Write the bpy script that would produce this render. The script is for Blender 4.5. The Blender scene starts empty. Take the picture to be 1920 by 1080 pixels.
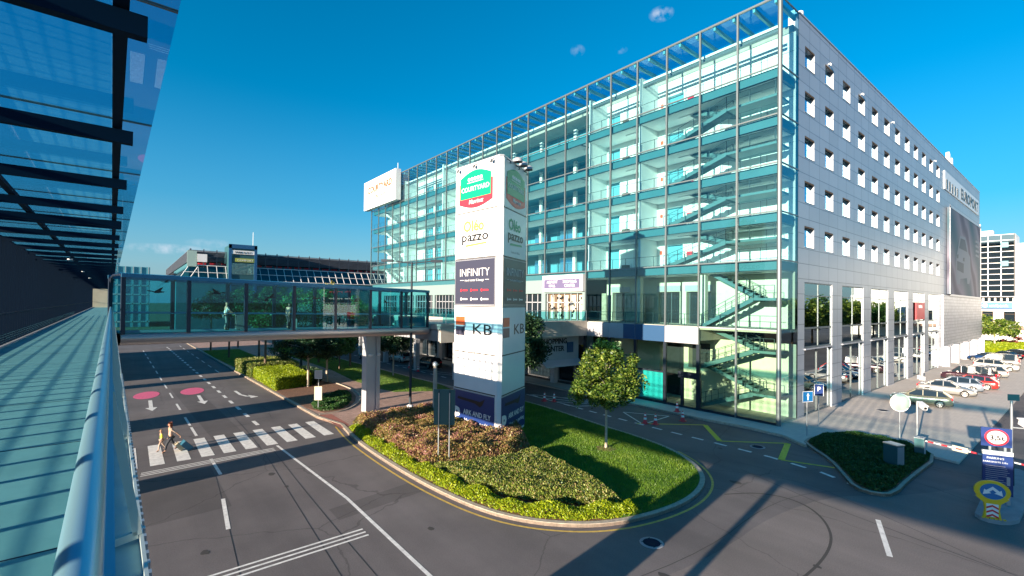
import bpy, math, random
import numpy as np
from mathutils import Vector, Matrix
R = math.radians
rng = np.random.default_rng(7)
random.seed(7)
S = bpy.context.scene
COL = S.collection

# ------------------------------------------------------------------ camera
H = 9.2
yaw, pit, rol = R(38.859), R(0.612), R(0.611)
fw = Vector((math.sin(yaw)*math.cos(pit), math.cos(yaw)*math.cos(pit), math.sin(pit)))
rt0 = Vector((math.cos(yaw), -math.sin(yaw), 0)); up0 = rt0.cross(fw)
rt = rt0*math.cos(rol) + up0*math.sin(rol); up = up0*math.cos(rol) - rt0*math.sin(rol)
cam = bpy.data.cameras.new('camera'); camo = bpy.data.objects.new('camera', cam); COL.objects.link(camo)
camo.matrix_world = Matrix(((rt.x, up.x, -fw.x, 0), (rt.y, up.y, -fw.y, 0), (rt.z, up.z, -fw.z, H), (0, 0, 0, 1)))
cam.sensor_width = 36; cam.lens = 883.35/1920*36; cam.shift_y = (559.145-540)/1920
cam.clip_start = 0.05; cam.clip_end = 3000
S.camera = camo
# ------------------------------------------------------------------ light
SAZ, SEL = R(8.6), R(10.2)
ldir = Vector((math.cos(SAZ)*math.cos(SEL), math.sin(SAZ)*math.cos(SEL), -math.sin(SEL)))
sun = bpy.data.lights.new('sun', 'SUN'); sun.energy = 5.0; sun.angle = R(0.5); sun.color = (1.0, 0.83, 0.64)
suno = bpy.data.objects.new('sun', sun); COL.objects.link(suno)
suno.rotation_euler = ldir.to_track_quat('-Z', 'Y').to_euler(); suno.location = (-60, -10, 40)
W = bpy.data.worlds.new('World'); S.world = W; W.use_nodes = True
nt = W.node_tree; nt.nodes.clear()
wo = nt.nodes.new('ShaderNodeOutputWorld'); bg = nt.nodes.new('ShaderNodeBackground')
sky = nt.nodes.new('ShaderNodeTexSky'); sky.sky_type = 'NISHITA'; sky.sun_disc = False
sky.sun_elevation = SEL; sky.sun_rotation = math.atan2(-ldir.x, -ldir.y); sky.air_density = 1.0; sky.dust_density = 0.4; sky.ozone_density = 4.0
hs = nt.nodes.new('ShaderNodeHueSaturation'); hs.inputs['Hue'].default_value = 0.487; hs.inputs['Saturation'].default_value = 1.42; hs.inputs['Value'].default_value = 0.74
nt.links.new(sky.outputs[0], hs.inputs['Color'])
# three tiny clouds and one streak low on the left
tc = nt.nodes.new('ShaderNodeTexCoord')
def nmath(tree, op, a, b=None, clamp=False):
    n = tree.nodes.new('ShaderNodeMath'); n.operation = op; n.use_clamp = clamp
    for i, v in enumerate((a, b)):
        if v is None: continue
        if isinstance(v, (int, float)): n.inputs[i].default_value = v
        else: tree.links.new(v, n.inputs[i])
    return n.outputs[0]
def skyray(u, v):
    d = rt*((u-960)/883.35) + up*(-(v-559.145)/883.35) + fw
    return d.normalized()
mask = None
noi = nt.nodes.new('ShaderNodeTexNoise'); noi.inputs['Scale'].default_value = 60; noi.inputs['Detail'].default_value = 6
nt.links.new(tc.outputs['Generated'], noi.inputs['Vector'])
for (u, v, ru, rv, st) in ((1240, 26, 20, 12, .8), (1083, 95, 13, 10, .35), (1164, 93, 12, 7, .3), (330, 468, 75, 9, .55), (400, 457, 40, 8, .3)):
    c = skyray(u, v); h = Vector((c.y, -c.x, 0)).normalized(); vv = h.cross(c)
    def dot(vec, k):
        n = nt.nodes.new('ShaderNodeVectorMath'); n.operation = 'DOT_PRODUCT'; nt.links.new(tc.outputs['Generated'], n.inputs[0])
        n.inputs[1].default_value = vec; return nmath(nt, 'POWER', nmath(nt, 'ABSOLUTE', nmath(nt, 'MULTIPLY', n.outputs['Value'], 883/k)), 2)
    e = nmath(nt, 'ADD', dot(h, ru), dot(vv, rv))
    m = nmath(nt, 'SUBTRACT', 1.0, e, True)
    n2 = nt.nodes.new('ShaderNodeVectorMath'); n2.operation = 'DOT_PRODUCT'; nt.links.new(tc.outputs['Generated'], n2.inputs[0]); n2.inputs[1].default_value = c
    front = nmath(nt, 'GREATER_THAN', n2.outputs['Value'], 0)
    m = nmath(nt, 'MULTIPLY', nmath(nt, 'MULTIPLY', m, front), nmath(nt, 'MULTIPLY', nmath(nt, 'SUBTRACT', noi.outputs['Fac'], .42, True), 3.2*st), True)
    mask = m if mask is None else nmath(nt, 'MAXIMUM', mask, m)
mixc = nt.nodes.new('ShaderNodeMixRGB'); nt.links.new(mask, mixc.inputs[0])
sepz = nt.nodes.new('ShaderNodeSeparateXYZ'); nt.links.new(tc.outputs['Generated'], sepz.inputs[0])
hz_ = nmath(nt, 'MULTIPLY', nmath(nt, 'POWER', nmath(nt, 'SUBTRACT', 1.0, nmath(nt, 'MULTIPLY', nmath(nt, 'ABSOLUTE', sepz.outputs[2]), 2.6), True), 1.5), .8)
hmix = nt.nodes.new('ShaderNodeMixRGB'); nt.links.new(hz_, hmix.inputs[0]); nt.links.new(hs.outputs[0], hmix.inputs[1]); hmix.inputs[2].default_value = (.78, 1.42, 1.95, 1); nt.links.new(hmix.outputs[0], mixc.inputs[1])
mixc.inputs[2].default_value = (2.6, 2.8, 3.2, 1)
nt.links.new(mixc.outputs[0], bg.inputs['Color']); bg.inputs['Strength'].default_value = 0.11
nt.links.new(bg.outputs[0], wo.inputs[0])
S.view_settings.view_transform = 'Standard'; S.view_settings.look = 'None'; S.view_settings.gamma = 1
S.view_settings.exposure = 1.5
S.cycles.max_bounces = 8; S.cycles.transparent_max_bounces = 24; S.cycles.caustics_reflective = False; S.cycles.caustics_refractive = False
S.cycles.sample_clamp_indirect = 6

# ------------------------------------------------------------------ materials
MATS = {}
def mat(name, col, rough=.6, metal=0., spec=.5, vary=0., vscale=3., bump=0., bscale=20., col2=None, emit=None, coat=0., stretch=None):
    if name in MATS: return MATS[name]
    m = bpy.data.materials.new(name); m.use_nodes = True; t = m.node_tree; b = t.nodes['Principled BSDF']
    b.inputs['Base Color'].default_value = (*col, 1); b.inputs['Roughness'].default_value = rough; b.inputs['Metallic'].default_value = metal
    b.inputs['Specular IOR Level'].default_value = spec; b.inputs['Coat Weight'].default_value = coat
    co = t.nodes.new('ShaderNodeTexCoord'); src = co.outputs['Object']
    if stretch:
        mp = t.nodes.new('ShaderNodeMapping'); mp.inputs['Scale'].default_value = stretch; t.links.new(src, mp.inputs[0]); src = mp.outputs[0]
    if vary > 0 or col2:
        n = t.nodes.new('ShaderNodeTexNoise'); n.inputs['Scale'].default_value = vscale; n.inputs['Detail'].default_value = 8; n.inputs['Roughness'].default_value = .62
        t.links.new(src, n.inputs['Vector'])
        r = t.nodes.new('ShaderNodeValToRGB'); r.color_ramp.elements[0].position = .3; r.color_ramp.elements[1].position = .7
        c2 = col2 or tuple(min(1, c*(1+vary)) for c in col); c1 = col if col2 else tuple(c*(1-vary) for c in col)
        r.color_ramp.elements[0].color = (*c1, 1); r.color_ramp.elements[1].color = (*c2, 1)
        t.links.new(n.outputs['Fac'], r.inputs[0]); t.links.new(r.outputs[0], b.inputs['Base Color'])
    if bump > 0:
        n = t.nodes.new('ShaderNodeTexNoise'); n.inputs['Scale'].default_value = bscale; n.inputs['Detail'].default_value = 6
        t.links.new(src, n.inputs['Vector']); bu = t.nodes.new('ShaderNodeBump'); bu.inputs['Strength'].default_value = bump; bu.inputs['Distance'].default_value = .02
        t.links.new(n.outputs['Fac'], bu.inputs['Height']); t.links.new(bu.outputs[0], b.inputs['Normal'])
    if emit:
        b.inputs['Emission Color'].default_value = (*emit[0], 1); b.inputs['Emission Strength'].default_value = emit[1]
    MATS[name] = m; return m
def glass(name, tint, refl=(.9, .95, 1), base=.06, rough=.0, ior=1.45):
    m = bpy.data.materials.new(name); m.use_nodes = True; t = m.node_tree; t.nodes.clear()
    o = t.nodes.new('ShaderNodeOutputMaterial'); tr = t.nodes.new('ShaderNodeBsdfTransparent'); g = t.nodes.new('ShaderNodeBsdfGlossy')
    tr.inputs[0].default_value = (*tint, 1); g.inputs['Color'].default_value = (*refl, 1); g.inputs['Roughness'].default_value = rough
    f = t.nodes.new('ShaderNodeLayerWeight'); f.inputs[0].default_value = .5
    a = nmath(t, 'ADD', nmath(t, 'MULTIPLY', nmath(t, 'POWER', f.outputs['Facing'], 4.0), .55), base, True)
    mx = t.nodes.new('ShaderNodeMixShader'); t.links.new(a, mx.inputs[0]); t.links.new(tr.outputs[0], mx.inputs[1]); t.links.new(g.outputs[0], mx.inputs[2])
    t.links.new(mx.outputs[0], o.inputs[0]); MATS[name] = m; return m
def leafmat(name, cols, trans=.35, patch=None):
    m = bpy.data.materials.new(name); m.use_nodes = True; t = m.node_tree; t.nodes.clear()
    o = t.nodes.new('ShaderNodeOutputMaterial'); d = t.nodes.new('ShaderNodeBsdfDiffuse'); tl = t.nodes.new('ShaderNodeBsdfTranslucent'); gl = t.nodes.new('ShaderNodeBsdfGlossy')
    g = t.nodes.new('ShaderNodeNewGeometry'); r = t.nodes.new('ShaderNodeValToRGB'); el = r.color_ramp.elements
    for i, c in enumerate(cols):
        p = i/(len(cols)-1)
        if i == 0: e = el[0]
        elif i == len(cols)-1: e = el[-1]
        else: e = el.new(p)
        e.position = p; e.color = (*c, 1)
    src = g.outputs['Random Per Island']
    if patch:
        n = t.nodes.new('ShaderNodeTexNoise'); n.inputs['Scale'].default_value = patch; co = t.nodes.new('ShaderNodeTexCoord'); t.links.new(co.outputs['Object'], n.inputs['Vector'])
        src = nmath(t, 'ADD', nmath(t, 'MULTIPLY', src, .55), nmath(t, 'MULTIPLY', nmath(t, 'SUBTRACT', n.outputs['Fac'], .3), 1.1), True)
    t.links.new(src, r.inputs[0])
    for q in (d, tl): t.links.new(r.outputs[0], q.inputs[0])
    mx = t.nodes.new('ShaderNodeMixShader'); mx.inputs[0].default_value = trans; t.links.new(d.outputs[0], mx.inputs[1]); t.links.new(tl.outputs[0], mx.inputs[2])
    gl.inputs['Roughness'].default_value = .45; gl.inputs['Color'].default_value = (.6, .7, .6, 1)
    m2 = t.nodes.new('ShaderNodeMixShader'); m2.inputs[0].default_value = .05; t.links.new(mx.outputs[0], m2.inputs[1]); t.links.new(gl.outputs[0], m2.inputs[2])
    t.links.new(m2.outputs[0], o.inputs[0]); MATS[name] = m; return m
def gridmat(name, col, mortar, bw, bh, ms, rough=.5, metal=0., axes='xz', off=(0, 0), vary=.05, offset=0., bump=0.15, noise=0.):
    m = bpy.data.materials.new(name); m.use_nodes = True; t = m.node_tree; b = t.nodes['Principled BSDF']
    co = t.nodes.new('ShaderNodeTexCoord'); sp = t.nodes.new('ShaderNodeSeparateXYZ'); cb = t.nodes.new('ShaderNodeCombineXYZ'); t.links.new(co.outputs['Object'], sp.inputs[0])
    for i, a in enumerate(axes):
        t.links.new(nmath(t, 'ADD', sp.outputs['xyz'.index(a)], off[i]), cb.inputs[i])
    br = t.nodes.new('ShaderNodeTexBrick'); br.offset = offset; br.squash = 1
    br.inputs['Color1'].default_value = (*[c*(1-vary) for c in col], 1); br.inputs['Color2'].default_value = (*[min(1, c*(1+vary)) for c in col], 1)
    br.inputs['Mortar'].default_value = (*mortar, 1); br.inputs['Scale'].default_value = 1; br.inputs['Mortar Size'].default_value = ms; br.inputs['Mortar Smooth'].default_value = .1
    br.inputs['Brick Width'].default_value = bw; br.inputs['Row Height'].default_value = bh; t.links.new(cb.outputs[0], br.inputs['Vector'])
    src = br.outputs['Color']
    if noise:
        n = t.nodes.new('ShaderNodeTexNoise'); n.inputs['Scale'].default_value = .8; n.inputs['Detail'].default_value = 9; n.inputs['Roughness'].default_value = .7; t.links.new(co.outputs['Object'], n.inputs['Vector'])
        mm = t.nodes.new('ShaderNodeMixRGB'); mm.blend_type = 'MULTIPLY'; mm.inputs[0].default_value = 1; t.links.new(src, mm.inputs[1])
        v = nmath(t, 'ADD', nmath(t, 'MULTIPLY', n.outputs['Fac'], noise), 1-noise*.5); cc = t.nodes.new('ShaderNodeCombineXYZ')
        for i in range(3): t.links.new(v, cc.inputs[i])
        t.links.new(cc.outputs[0], mm.inputs[2]); src = mm.outputs[0]
    t.links.new(src, b.inputs['Base Color']); b.inputs['Roughness'].default_value = rough; b.inputs['Metallic'].default_value = metal
    if bump:
        bu = t.nodes.new('ShaderNodeBump'); bu.inputs['Strength'].default_value = bump; bu.inputs['Distance'].default_value = .01; bu.invert = True
        t.links.new(br.outputs['Fac'], bu.inputs['Height']); t.links.new(bu.outputs[0], b.inputs['Normal'])
    MATS[name] = m; return m

def asphalt(name, c1, c2, speck=.35):
    m = bpy.data.materials.new(name); m.use_nodes = True; t = m.node_tree; b = t.nodes['Principled BSDF']
    co = t.nodes.new('ShaderNodeTexCoord').outputs['Object']
    big = t.nodes.new('ShaderNodeTexNoise'); big.inputs['Scale'].default_value = .16; big.inputs['Detail'].default_value = 7; big.inputs['Roughness'].default_value = .6; t.links.new(co, big.inputs['Vector'])
    rp = t.nodes.new('ShaderNodeValToRGB'); rp.color_ramp.elements[0].position = .35; rp.color_ramp.elements[1].position = .68
    rp.color_ramp.elements[0].color = (*c1, 1); rp.color_ramp.elements[1].color = (*c2, 1); t.links.new(big.outputs['Fac'], rp.inputs[0])
    fine = t.nodes.new('ShaderNodeTexNoise'); fine.inputs['Scale'].default_value = 22; fine.inputs['Detail'].default_value = 3; t.links.new(co, fine.inputs['Vector'])
    v = nmath(t, 'ADD', nmath(t, 'MULTIPLY', fine.outputs['Fac'], speck*2), 1-speck)
    # wheel-polished lanes running along the road
    mp = t.nodes.new('ShaderNodeMapping'); mp.inputs['Scale'].default_value = (1.1, .02, 1); t.links.new(co, mp.inputs[0])
    st = t.nodes.new('ShaderNodeTexNoise'); st.inputs['Scale'].default_value = .8; st.inputs['Detail'].default_value = 4; t.links.new(mp.outputs[0], st.inputs['Vector'])
    v = nmath(t, 'MULTIPLY', v, nmath(t, 'ADD', nmath(t, 'MULTIPLY', st.outputs['Fac'], .5), .75))
    # fine cracks
    vo = t.nodes.new('ShaderNodeTexVoronoi'); vo.feature = 'DISTANCE_TO_EDGE'; vo.inputs['Scale'].default_value = .13
    wn = t.nodes.new('ShaderNodeTexNoise'); wn.inputs['Scale'].default_value = .7; wn.inputs['Detail'].default_value = 5; t.links.new(co, wn.inputs['Vector'])
    mxv = t.nodes.new('ShaderNodeMixRGB'); mxv.blend_type = 'ADD'; mxv.inputs[0].default_value = .9; t.links.new(co, mxv.inputs[1]); t.links.new(wn.outputs['Color'], mxv.inputs[2]); t.links.new(mxv.outputs[0], vo.inputs['Vector'])
    cr = nmath(t, 'ADD', nmath(t, 'MULTIPLY', nmath(t, 'GREATER_THAN', vo.outputs['Distance'], .0035), .3), .7)
    v = nmath(t, 'MULTIPLY', v, cr)
    cc = t.nodes.new('ShaderNodeCombineXYZ')
    for i in range(3): t.links.new(v, cc.inputs[i])
    mm = t.nodes.new('ShaderNodeMixRGB'); mm.blend_type = 'MULTIPLY'; mm.inputs[0].default_value = 1; t.links.new(rp.outputs[0], mm.inputs[1]); t.links.new(cc.outputs[0], mm.inputs[2])
    t.links.new(mm.outputs[0], b.inputs['Base Color']); b.inputs['Roughness'].default_value = .8
    bu = t.nodes.new('ShaderNodeBump'); bu.inputs['Strength'].default_value = .25; bu.inputs['Distance'].default_value = .01; t.links.new(fine.outputs['Fac'], bu.inputs['Height']); t.links.new(bu.outputs[0], b.inputs['Normal'])
    MATS[name] = m; return m

asphalt('asphalt', (.108, .096, .098), (.172, .152, .152))
mat('ground_soil', (.10, .12, .05), .95, col2=(.16, .15, .08), vscale=.05)
mat('paint_white', (.78, .76, .73), .7, vary=.22, vscale=4)
mat('paint_yellow', (.62, .42, .09), .7, vary=.25, vscale=5)
mat('paint_lemon', (.72, .6, .06), .7, vary=.2, vscale=5)
mat('paint_pink', (.75, .13, .25), .7, vary=.15, vscale=5)
mat('tar', (.03, .028, .03), .6)
mat('rubber_mark', (.055, .05, .048), .8)
mat('kerb', (.42, .36, .29), .85, vary=.25, vscale=5, bump=.3)
gridmat('paving_pink', (.42, .27, .22), (.22, .16, .13), .4, .2, .012, .85, axes='xy', offset=.5, vary=.18, noise=.4)
gridmat('paving_red', (.42, .14, .1), (.2, .1, .08), .2, .1, .01, .85, axes='xy', offset=.5, vary=.2, noise=.3)
gridmat('paving_grey', (.33, .32, .31), (.2, .2, .2), .6, .6, .008, .85, axes='xy', vary=.08, noise=.5)
gridmat('plaza_paving', (.62, .56, .5), (.54, .48, .43), .5, .25, .008, .85, axes='xy', offset=.5, vary=.04, noise=.35, bump=.05)
mat('lawn_soil', (.09, .16, .03), .95, vary=.4, vscale=2)
mat('bark_mulch', (.2, .1, .06), .95, vary=.6, vscale=9, bump=.8, bscale=14)
gridmat('silver_panel', (.40, .435, .49), (.16, .19, .24), 2.325, 1.243, .03, .38, metal=.25, axes='xz', off=(-41.7, -.27), vary=.05, noise=.12)
mat('silver_trim', (.5, .51, .55), .4, .3)
mat('white_wall', (.8, .8, .77), .7, vary=.06, vscale=.7)
mat('cream_wall', (.62, .58, .44), .7, vary=.1, vscale=.8)
mat('stone_wall', (.36, .34, .24), .7, vary=.3, vscale=2.5)
mat('ceiling_white', (.85, .85, .83), .7)
mat('shop_fascia', (.2, .27, .27), .5)
mat('slab_teal', (.035, .14, .17), .5, vary=.08, vscale=.6)
mat('mullion_steel', (.16, .19, .20), .4, .5)
mat('rail_steel', (.06, .09, .1), .4, .4)
mat('dark_frame', (.02, .03, .045), .4, .3)
mat('stair_steel', (.08, .17, .18), .5, .2)
mat('door_dark', (.03, .035, .04), .3)
mat('interior_teal', (.10, .34, .42), .5)
mat('navy_panel', (.03, .08, .17), .3)
mat('grey_panel', (.42, .42, .45), .4, .2, vary=.05)
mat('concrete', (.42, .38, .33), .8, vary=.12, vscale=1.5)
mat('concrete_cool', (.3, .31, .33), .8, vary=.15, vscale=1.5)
glass('facade_glass', (.80, .955, .968), base=.045)
glass('low_glass', (.84, .95, .9), base=.03)
glass('bridge_glass', (.48, .82, .86), base=.04)
glass('canopy_glass', (.50, .80, .90), base=.01)
glass('dark_glass', (.3, .47, .5), base=.15, refl=(.75, .85, .9), ior=1.6)
glass('mirror_glass', (.1, .2, .25), base=.45, refl=(.8, .88, .9), ior=1.6)
glass('soft_slat', (.62, .68, .7), base=.02)
glass('clear_glass', (.93, .97, .97), base=.01)
glass('screen_film', (.05, .45, .5), base=.05)
mat('teal_film', (.02, .36, .42), .35)
mat('window_blue', (.28, .6, .8), .08, .8)
mat('window_dark', (.012, .02, .028), .03, spec=.6)
mat('walk_beam', (.004, .018, .042), .85, spec=.15)
mat('walk_deck', (.065, .27, .30), .75, col2=(.10, .35, .38), vscale=1.2, bump=.12, bscale=180)
mat('walk_rail', (.26, .5, .62), .3, .6)
mat('walk_frame', (.45, .55, .55), .4, .3)
mat('walk_ledge', (.20, .42, .47), .6, vary=.1, vscale=3)
mat('bridge_frame', (.02, .03, .055), .4, .2)
mat('bridge_roof', (.04, .17, .3), .3, .4)
mat('bridge_soffit', (.5, .44, .42), .35, .5)
mat('metal_pole', (.42, .46, .5), .35, .6)
mat('metal_dark_pole', (.04, .052, .065), .7, .1, spec=.2)
mat('pylon_white', (.8, .79, .8), .3, vary=.03, vscale=1.)
mat('pylon_edge', (.62, .68, .74), .3, .2)
mat('sign_navy', (.015, .04, .17), .35)
mat('sign_infinity', (.045, .045, .075), .35)
mat('sign_red', (.7, .03, .05), .4)
mat('sign_green', (.0, .32, .16), .4)
mat('lime', (.34, .4, .08), .4)
mat('black', (.01, .01, .012), .4)
mat('white', (.85, .85, .85), .5)
mat('gold', (.2, .1, .03), .5)
mat('orange_red', (.85, .1, .03), .4)
mat('sign_blue', (.01, .16, .42), .35)
mat('sign_back', (.03, .11, .13), .5, .3)
mat('yellow_plastic', (.85, .55, .02), .4)
mat('cone_red', (.7, .04, .06), .5)
mat('lilac_sign', (.12, .1, .2), .5)
mat('rubber', (.015, .015, .015), .85)
mat('rim', (.6, .6, .6), .3, .8)
mat('lamp_red', (.5, .01, .02), .2)
mat('lamp_clear', (.7, .7, .72), .1, .3)
mat('bark', (.13, .09, .06), .9, vary=.3, vscale=6, bump=.5)
mat('bark_pale', (.45, .38, .3), .9, vary=.2, vscale=6, bump=.4)
mat('skin', (.5, .28, .19), .6)
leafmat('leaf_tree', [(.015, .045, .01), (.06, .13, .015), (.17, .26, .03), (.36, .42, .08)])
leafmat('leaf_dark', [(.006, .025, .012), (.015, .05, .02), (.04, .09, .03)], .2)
leafmat('leaf_mid', [(.01, .05, .015), (.03, .11, .02), (.09, .19, .04)])
leafmat('leaf_yellow', [(.3, .25, .02), (.5, .42, .04), (.6, .55, .12)])
leafmat('leaf_lime', [(.12, .2, .005), (.3, .4, .01), (.5, .55, .02)], .4)
leafmat('leaf_spirea', [(.03, .05, .015), (.13, .15, .03), (.40, .29, .10), (.27, .10, .10), (.52, .28, .26)], .3, patch=.5)
leafmat('leaf_olive', [(.03, .06, .01), (.12, .18, .02), (.28, .34, .06), (.38, .28, .13)], .3)
leafmat('leaf_ground', [(.01, .05, .015), (.02, .09, .02), (.06, .14, .03)], .3)
leafmat('leaf_red', [(.08, .01, .01), (.25, .04, .04), (.35, .1, .06)], .3)
leafmat('grass_blade', [(.05, .13, .01), (.12, .25, .015), (.28, .38, .04)], .3, patch=.6)

# ------------------------------------------------------------------ helpers
class MB:
    def __init__(s): s.v = []; s.f = []; s.m = []; s.sm = []
    def add(s, vs, fs, mi=0, smooth=False):
        o = len(s.v); s.v += [tuple(p) for p in vs]
        for f in fs: s.f.append(tuple(i+o for i in f)); s.m.append(mi); s.sm.append(smooth)
        return s
    def box(s, x0, x1, y0, y1, z0, z1, mi=0):
        v = [(x, y, z) for z in (z0, z1) for y in (y0, y1) for x in (x0, x1)]
        return s.add(v, [(0, 2, 3, 1), (4, 5, 7, 6), (0, 1, 5, 4), (2, 6, 7, 3), (0, 4, 6, 2), (1, 3, 7, 5)], mi)
    def obox(s, c, u, w, n, a, b, d, mi=0):
        c, u, w, n = map(Vector, (c, u, w, n))
        v = [c+u*(a*i)+w*(b*j)+n*(d*k) for k in (-.5, .5) for j in (-.5, .5) for i in (-.5, .5)]
        return s.add(v, [(0, 2, 3, 1), (4, 5, 7, 6), (0, 1, 5, 4), (2, 6, 7, 3), (0, 4, 6, 2), (1, 3, 7, 5)], mi)
    def bar(s, p0, p1, wd, ht, mi=0):
        p0, p1 = Vector(p0), Vector(p1); d = (p1-p0); L = d.length; d.normalize()
        side = d.cross(Vector((0, 0, 1)))
        if side.length < 1e-3: side = Vector((1, 0, 0))
        side.normalize(); n = side.cross(d)
        return s.obox((p0+p1)/2, d, side, n, L, wd, ht, mi)
    def tube(s, pts, r, n=10, mi=0, caps=True, smooth=True):
        pts = [Vector(p) for p in pts]; rs = r if isinstance(r, (list, tuple)) else [r]*len(pts)
        vs = []; fs = []
        for i, p in enumerate(pts):
            d = (pts[min(i+1, len(pts)-1)]-pts[max(i-1, 0)]).normalized()
            a = Vector((0, 0, 1)) if abs(d.z) < .9 else Vector((1, 0, 0)); u = d.cross(a).normalized(); w = d.cross(u)
            vs += [p+(u*math.cos(2*math.pi*k/n)+w*math.sin(2*math.pi*k/n))*rs[i] for k in range(n)]
        for i in range(len(pts)-1):
            for k in range(n):
                a, b = i*n+k, i*n+(k+1) % n; fs.append((a, b, b+n, a+n))
        s.add(vs, fs, mi, smooth)
        if caps: s.add(vs[:n], [tuple(range(n))[::-1]], mi); s.add(vs[-n:], [tuple(range(n))], mi)
        return s
    def prism(s, poly, z0, z1, mi=0, top=True, bottom=True):
        n = len(poly); vs = [(p[0], p[1], z0) for p in poly]+[(p[0], p[1], z1) for p in poly]
        fs = [(i, (i+1) % n, (i+1) % n+n, i+n) for i in range(n)]
        if bottom: fs.append(tuple(range(n))[::-1])
        if top: fs.append(tuple(range(n, 2*n)))
        return s.add(vs, fs, mi)
    def flat(s, poly, z, mi=0):
        return s.add([(p[0], p[1], z) for p in poly], [tuple(range(len(poly)))], mi)
    def ribbon(s, path, a, b, z0, z1, mi=0, closed=False):
        P = [Vector((p[0], p[1])) for p in path]; n = len(P); L = []; Rr = []
        for i in range(n):
            q = P[(i+1) % n] if (closed or i < n-1) else P[i]; p = P[i-1] if (closed or i > 0) else P[i]
            d = (q-p).normalized(); nn = Vector((d.y, -d.x)); L.append(P[i]+nn*a); Rr.append(P[i]+nn*b)
        m = n if closed else n-1
        for i in range(m):
            j = (i+1) % n; q = [L[i], L[j], Rr[j], Rr[i]]
            if z1 > z0:
                v = [(c.x, c.y, z0) for c in q]+[(c.x, c.y, z1) for c in q]
                s.add(v, [(4, 5, 6, 7), (0, 1, 5, 4), (2, 3, 7, 6)], mi)
                if not closed and i == 0: s.add(v, [(0, 4, 7, 3)], mi)
                if not closed and i == m-1: s.add(v, [(1, 2, 6, 5)], mi)
            else: s.add([(c.x, c.y, z0) for c in q], [(0, 1, 2, 3)], mi)
        return s
    def lathe(s, c, prof, n=16, mi=0, smooth=True):
        c = Vector(c); vs = []; fs = []
        for r, z in prof: vs += [c+Vector((r*math.cos(2*math.pi*k/n), r*math.sin(2*math.pi*k/n), z)) for k in range(n)]
        for i in range(len(prof)-1):
            for k in range(n): a, b = i*n+k, i*n+(k+1) % n; fs.append((a, b, b+n, a+n))
        s.add(vs, fs, mi, smooth); s.add(vs[-n:], [tuple(range(n))], mi); return s
    def disc(s, c, u, w, r, n=24, mi=0, th=.02):
        c, u, w = map(Vector, (c, u, w)); u = u.normalized(); w = w.normalized(); nn = u.cross(w)
        a = [c+(u*math.cos(2*math.pi*k/n)+w*math.sin(2*math.pi*k/n))*r+nn*th/2 for k in range(n)]; b = [p-nn*th for p in a]
        s.add(a+b, [tuple(range(n)), tuple(range(n, 2*n))[::-1]]+[(k, k+n, (k+1) % n+n, (k+1) % n) for k in range(n)], mi); return s
    def build(s, name, mats, parent=None, loc=None):
        me = bpy.data.meshes.new(name); me.from_pydata(s.v, [], s.f)
        for m in (mats if isinstance(mats, (list, tuple)) else [mats]): me.materials.append(MATS[m])
        me.polygons.foreach_set('material_index', s.m); me.polygons.foreach_set('use_smooth', s.sm); me.update()
        o = bpy.data.objects.new(name, me); COL.objects.link(o)
        if parent: o.parent = parent
        if loc: o.location = loc
        return o
def tag(o, label=None, cat=None, group=None, kind=None):
    if label: o['label'] = label
    if cat: o['category'] = cat
    if group: o['group'] = group
    if kind: o['kind'] = kind
    return o
def thing(name, label, cat, loc=(0, 0, 0), rz=0., group=None):
    o = bpy.data.objects.new(name, None); COL.objects.link(o); o.location = loc; o.rotation_euler = (0, 0, rz); o.empty_display_size = .3
    return tag(o, label, cat, group)
def dup(o, parent=None, top=True, **kw):
    c = o.copy(); COL.objects.link(c)
    if parent is not None: c.parent = parent
    for ch in list(CH.get(o.name, [])) or [x for x in o.children]: dup(ch, c, False)
    return c
CH = {}
def copy_thing(o, loc, rz=0., label=None, scale=None):
    c = dup(o); c.location = loc; c.rotation_euler = (0, 0, rz)
    if label: c['label'] = label
    if scale: c.scale = scale if isinstance(scale, (tuple, list)) else (scale,)*3
    return c
def struct(name, mb, mats, label=None):
    o = mb.build(name, mats); return tag(o, label, None, None, 'structure')
TXT = {}
def text(s, size, origin, udir, vdir, matn, parent, name='lettering', width=None, th=.012, shear=0., align='CENTER', bold=0.):
    key = (s, align, shear, bold, th)
    if key not in TXT:
        cu = bpy.data.curves.new('t', 'FONT'); cu.body = s; cu.size = 1; cu.align_x = align; cu.extrude = th; cu.shear = shear; cu.offset = bold; cu.resolution_u = 2
        o = bpy.data.objects.new('t', cu); COL.objects.link(o); dg = bpy.context.evaluated_depsgraph_get(); me = bpy.data.meshes.new_from_object(o.evaluated_get(dg))
        n = len(me.vertices); a = np.zeros(n*3); me.vertices.foreach_get('co', a); a = a.reshape(-1, 3)
        fs = [tuple(p.vertices) for p in me.polygons]; bpy.data.objects.remove(o); bpy.data.curves.remove(cu); bpy.data.meshes.remove(me); TXT[key] = (a, fs)
    a, fs = TXT[key]; u = Vector(udir).normalized(); v = Vector(vdir).normalized(); n = u.cross(v); sx = size
    if width: sx = width/max(1e-6, a[:, 0].max()-a[:, 0].min())
    mb = MB(); mb.add([Vector(origin)+u*(p[0]*sx)+v*(p[1]*size)+n*p[2] for p in a], fs); return mb.build(name, matn, parent)
def chaikin(p, it=2, closed=True):
    for _ in range(it):
        q = []; n = len(p)
        for i in range(n if closed else n-1):
            a, b = p[i], p[(i+1) % n]; q += [(a[0]*.75+b[0]*.25, a[1]*.75+b[1]*.25), (a[0]*.25+b[0]*.75, a[1]*.25+b[1]*.75)]
        p = q if closed else [p[0]]+q+[p[-1]]
    return p
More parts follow.
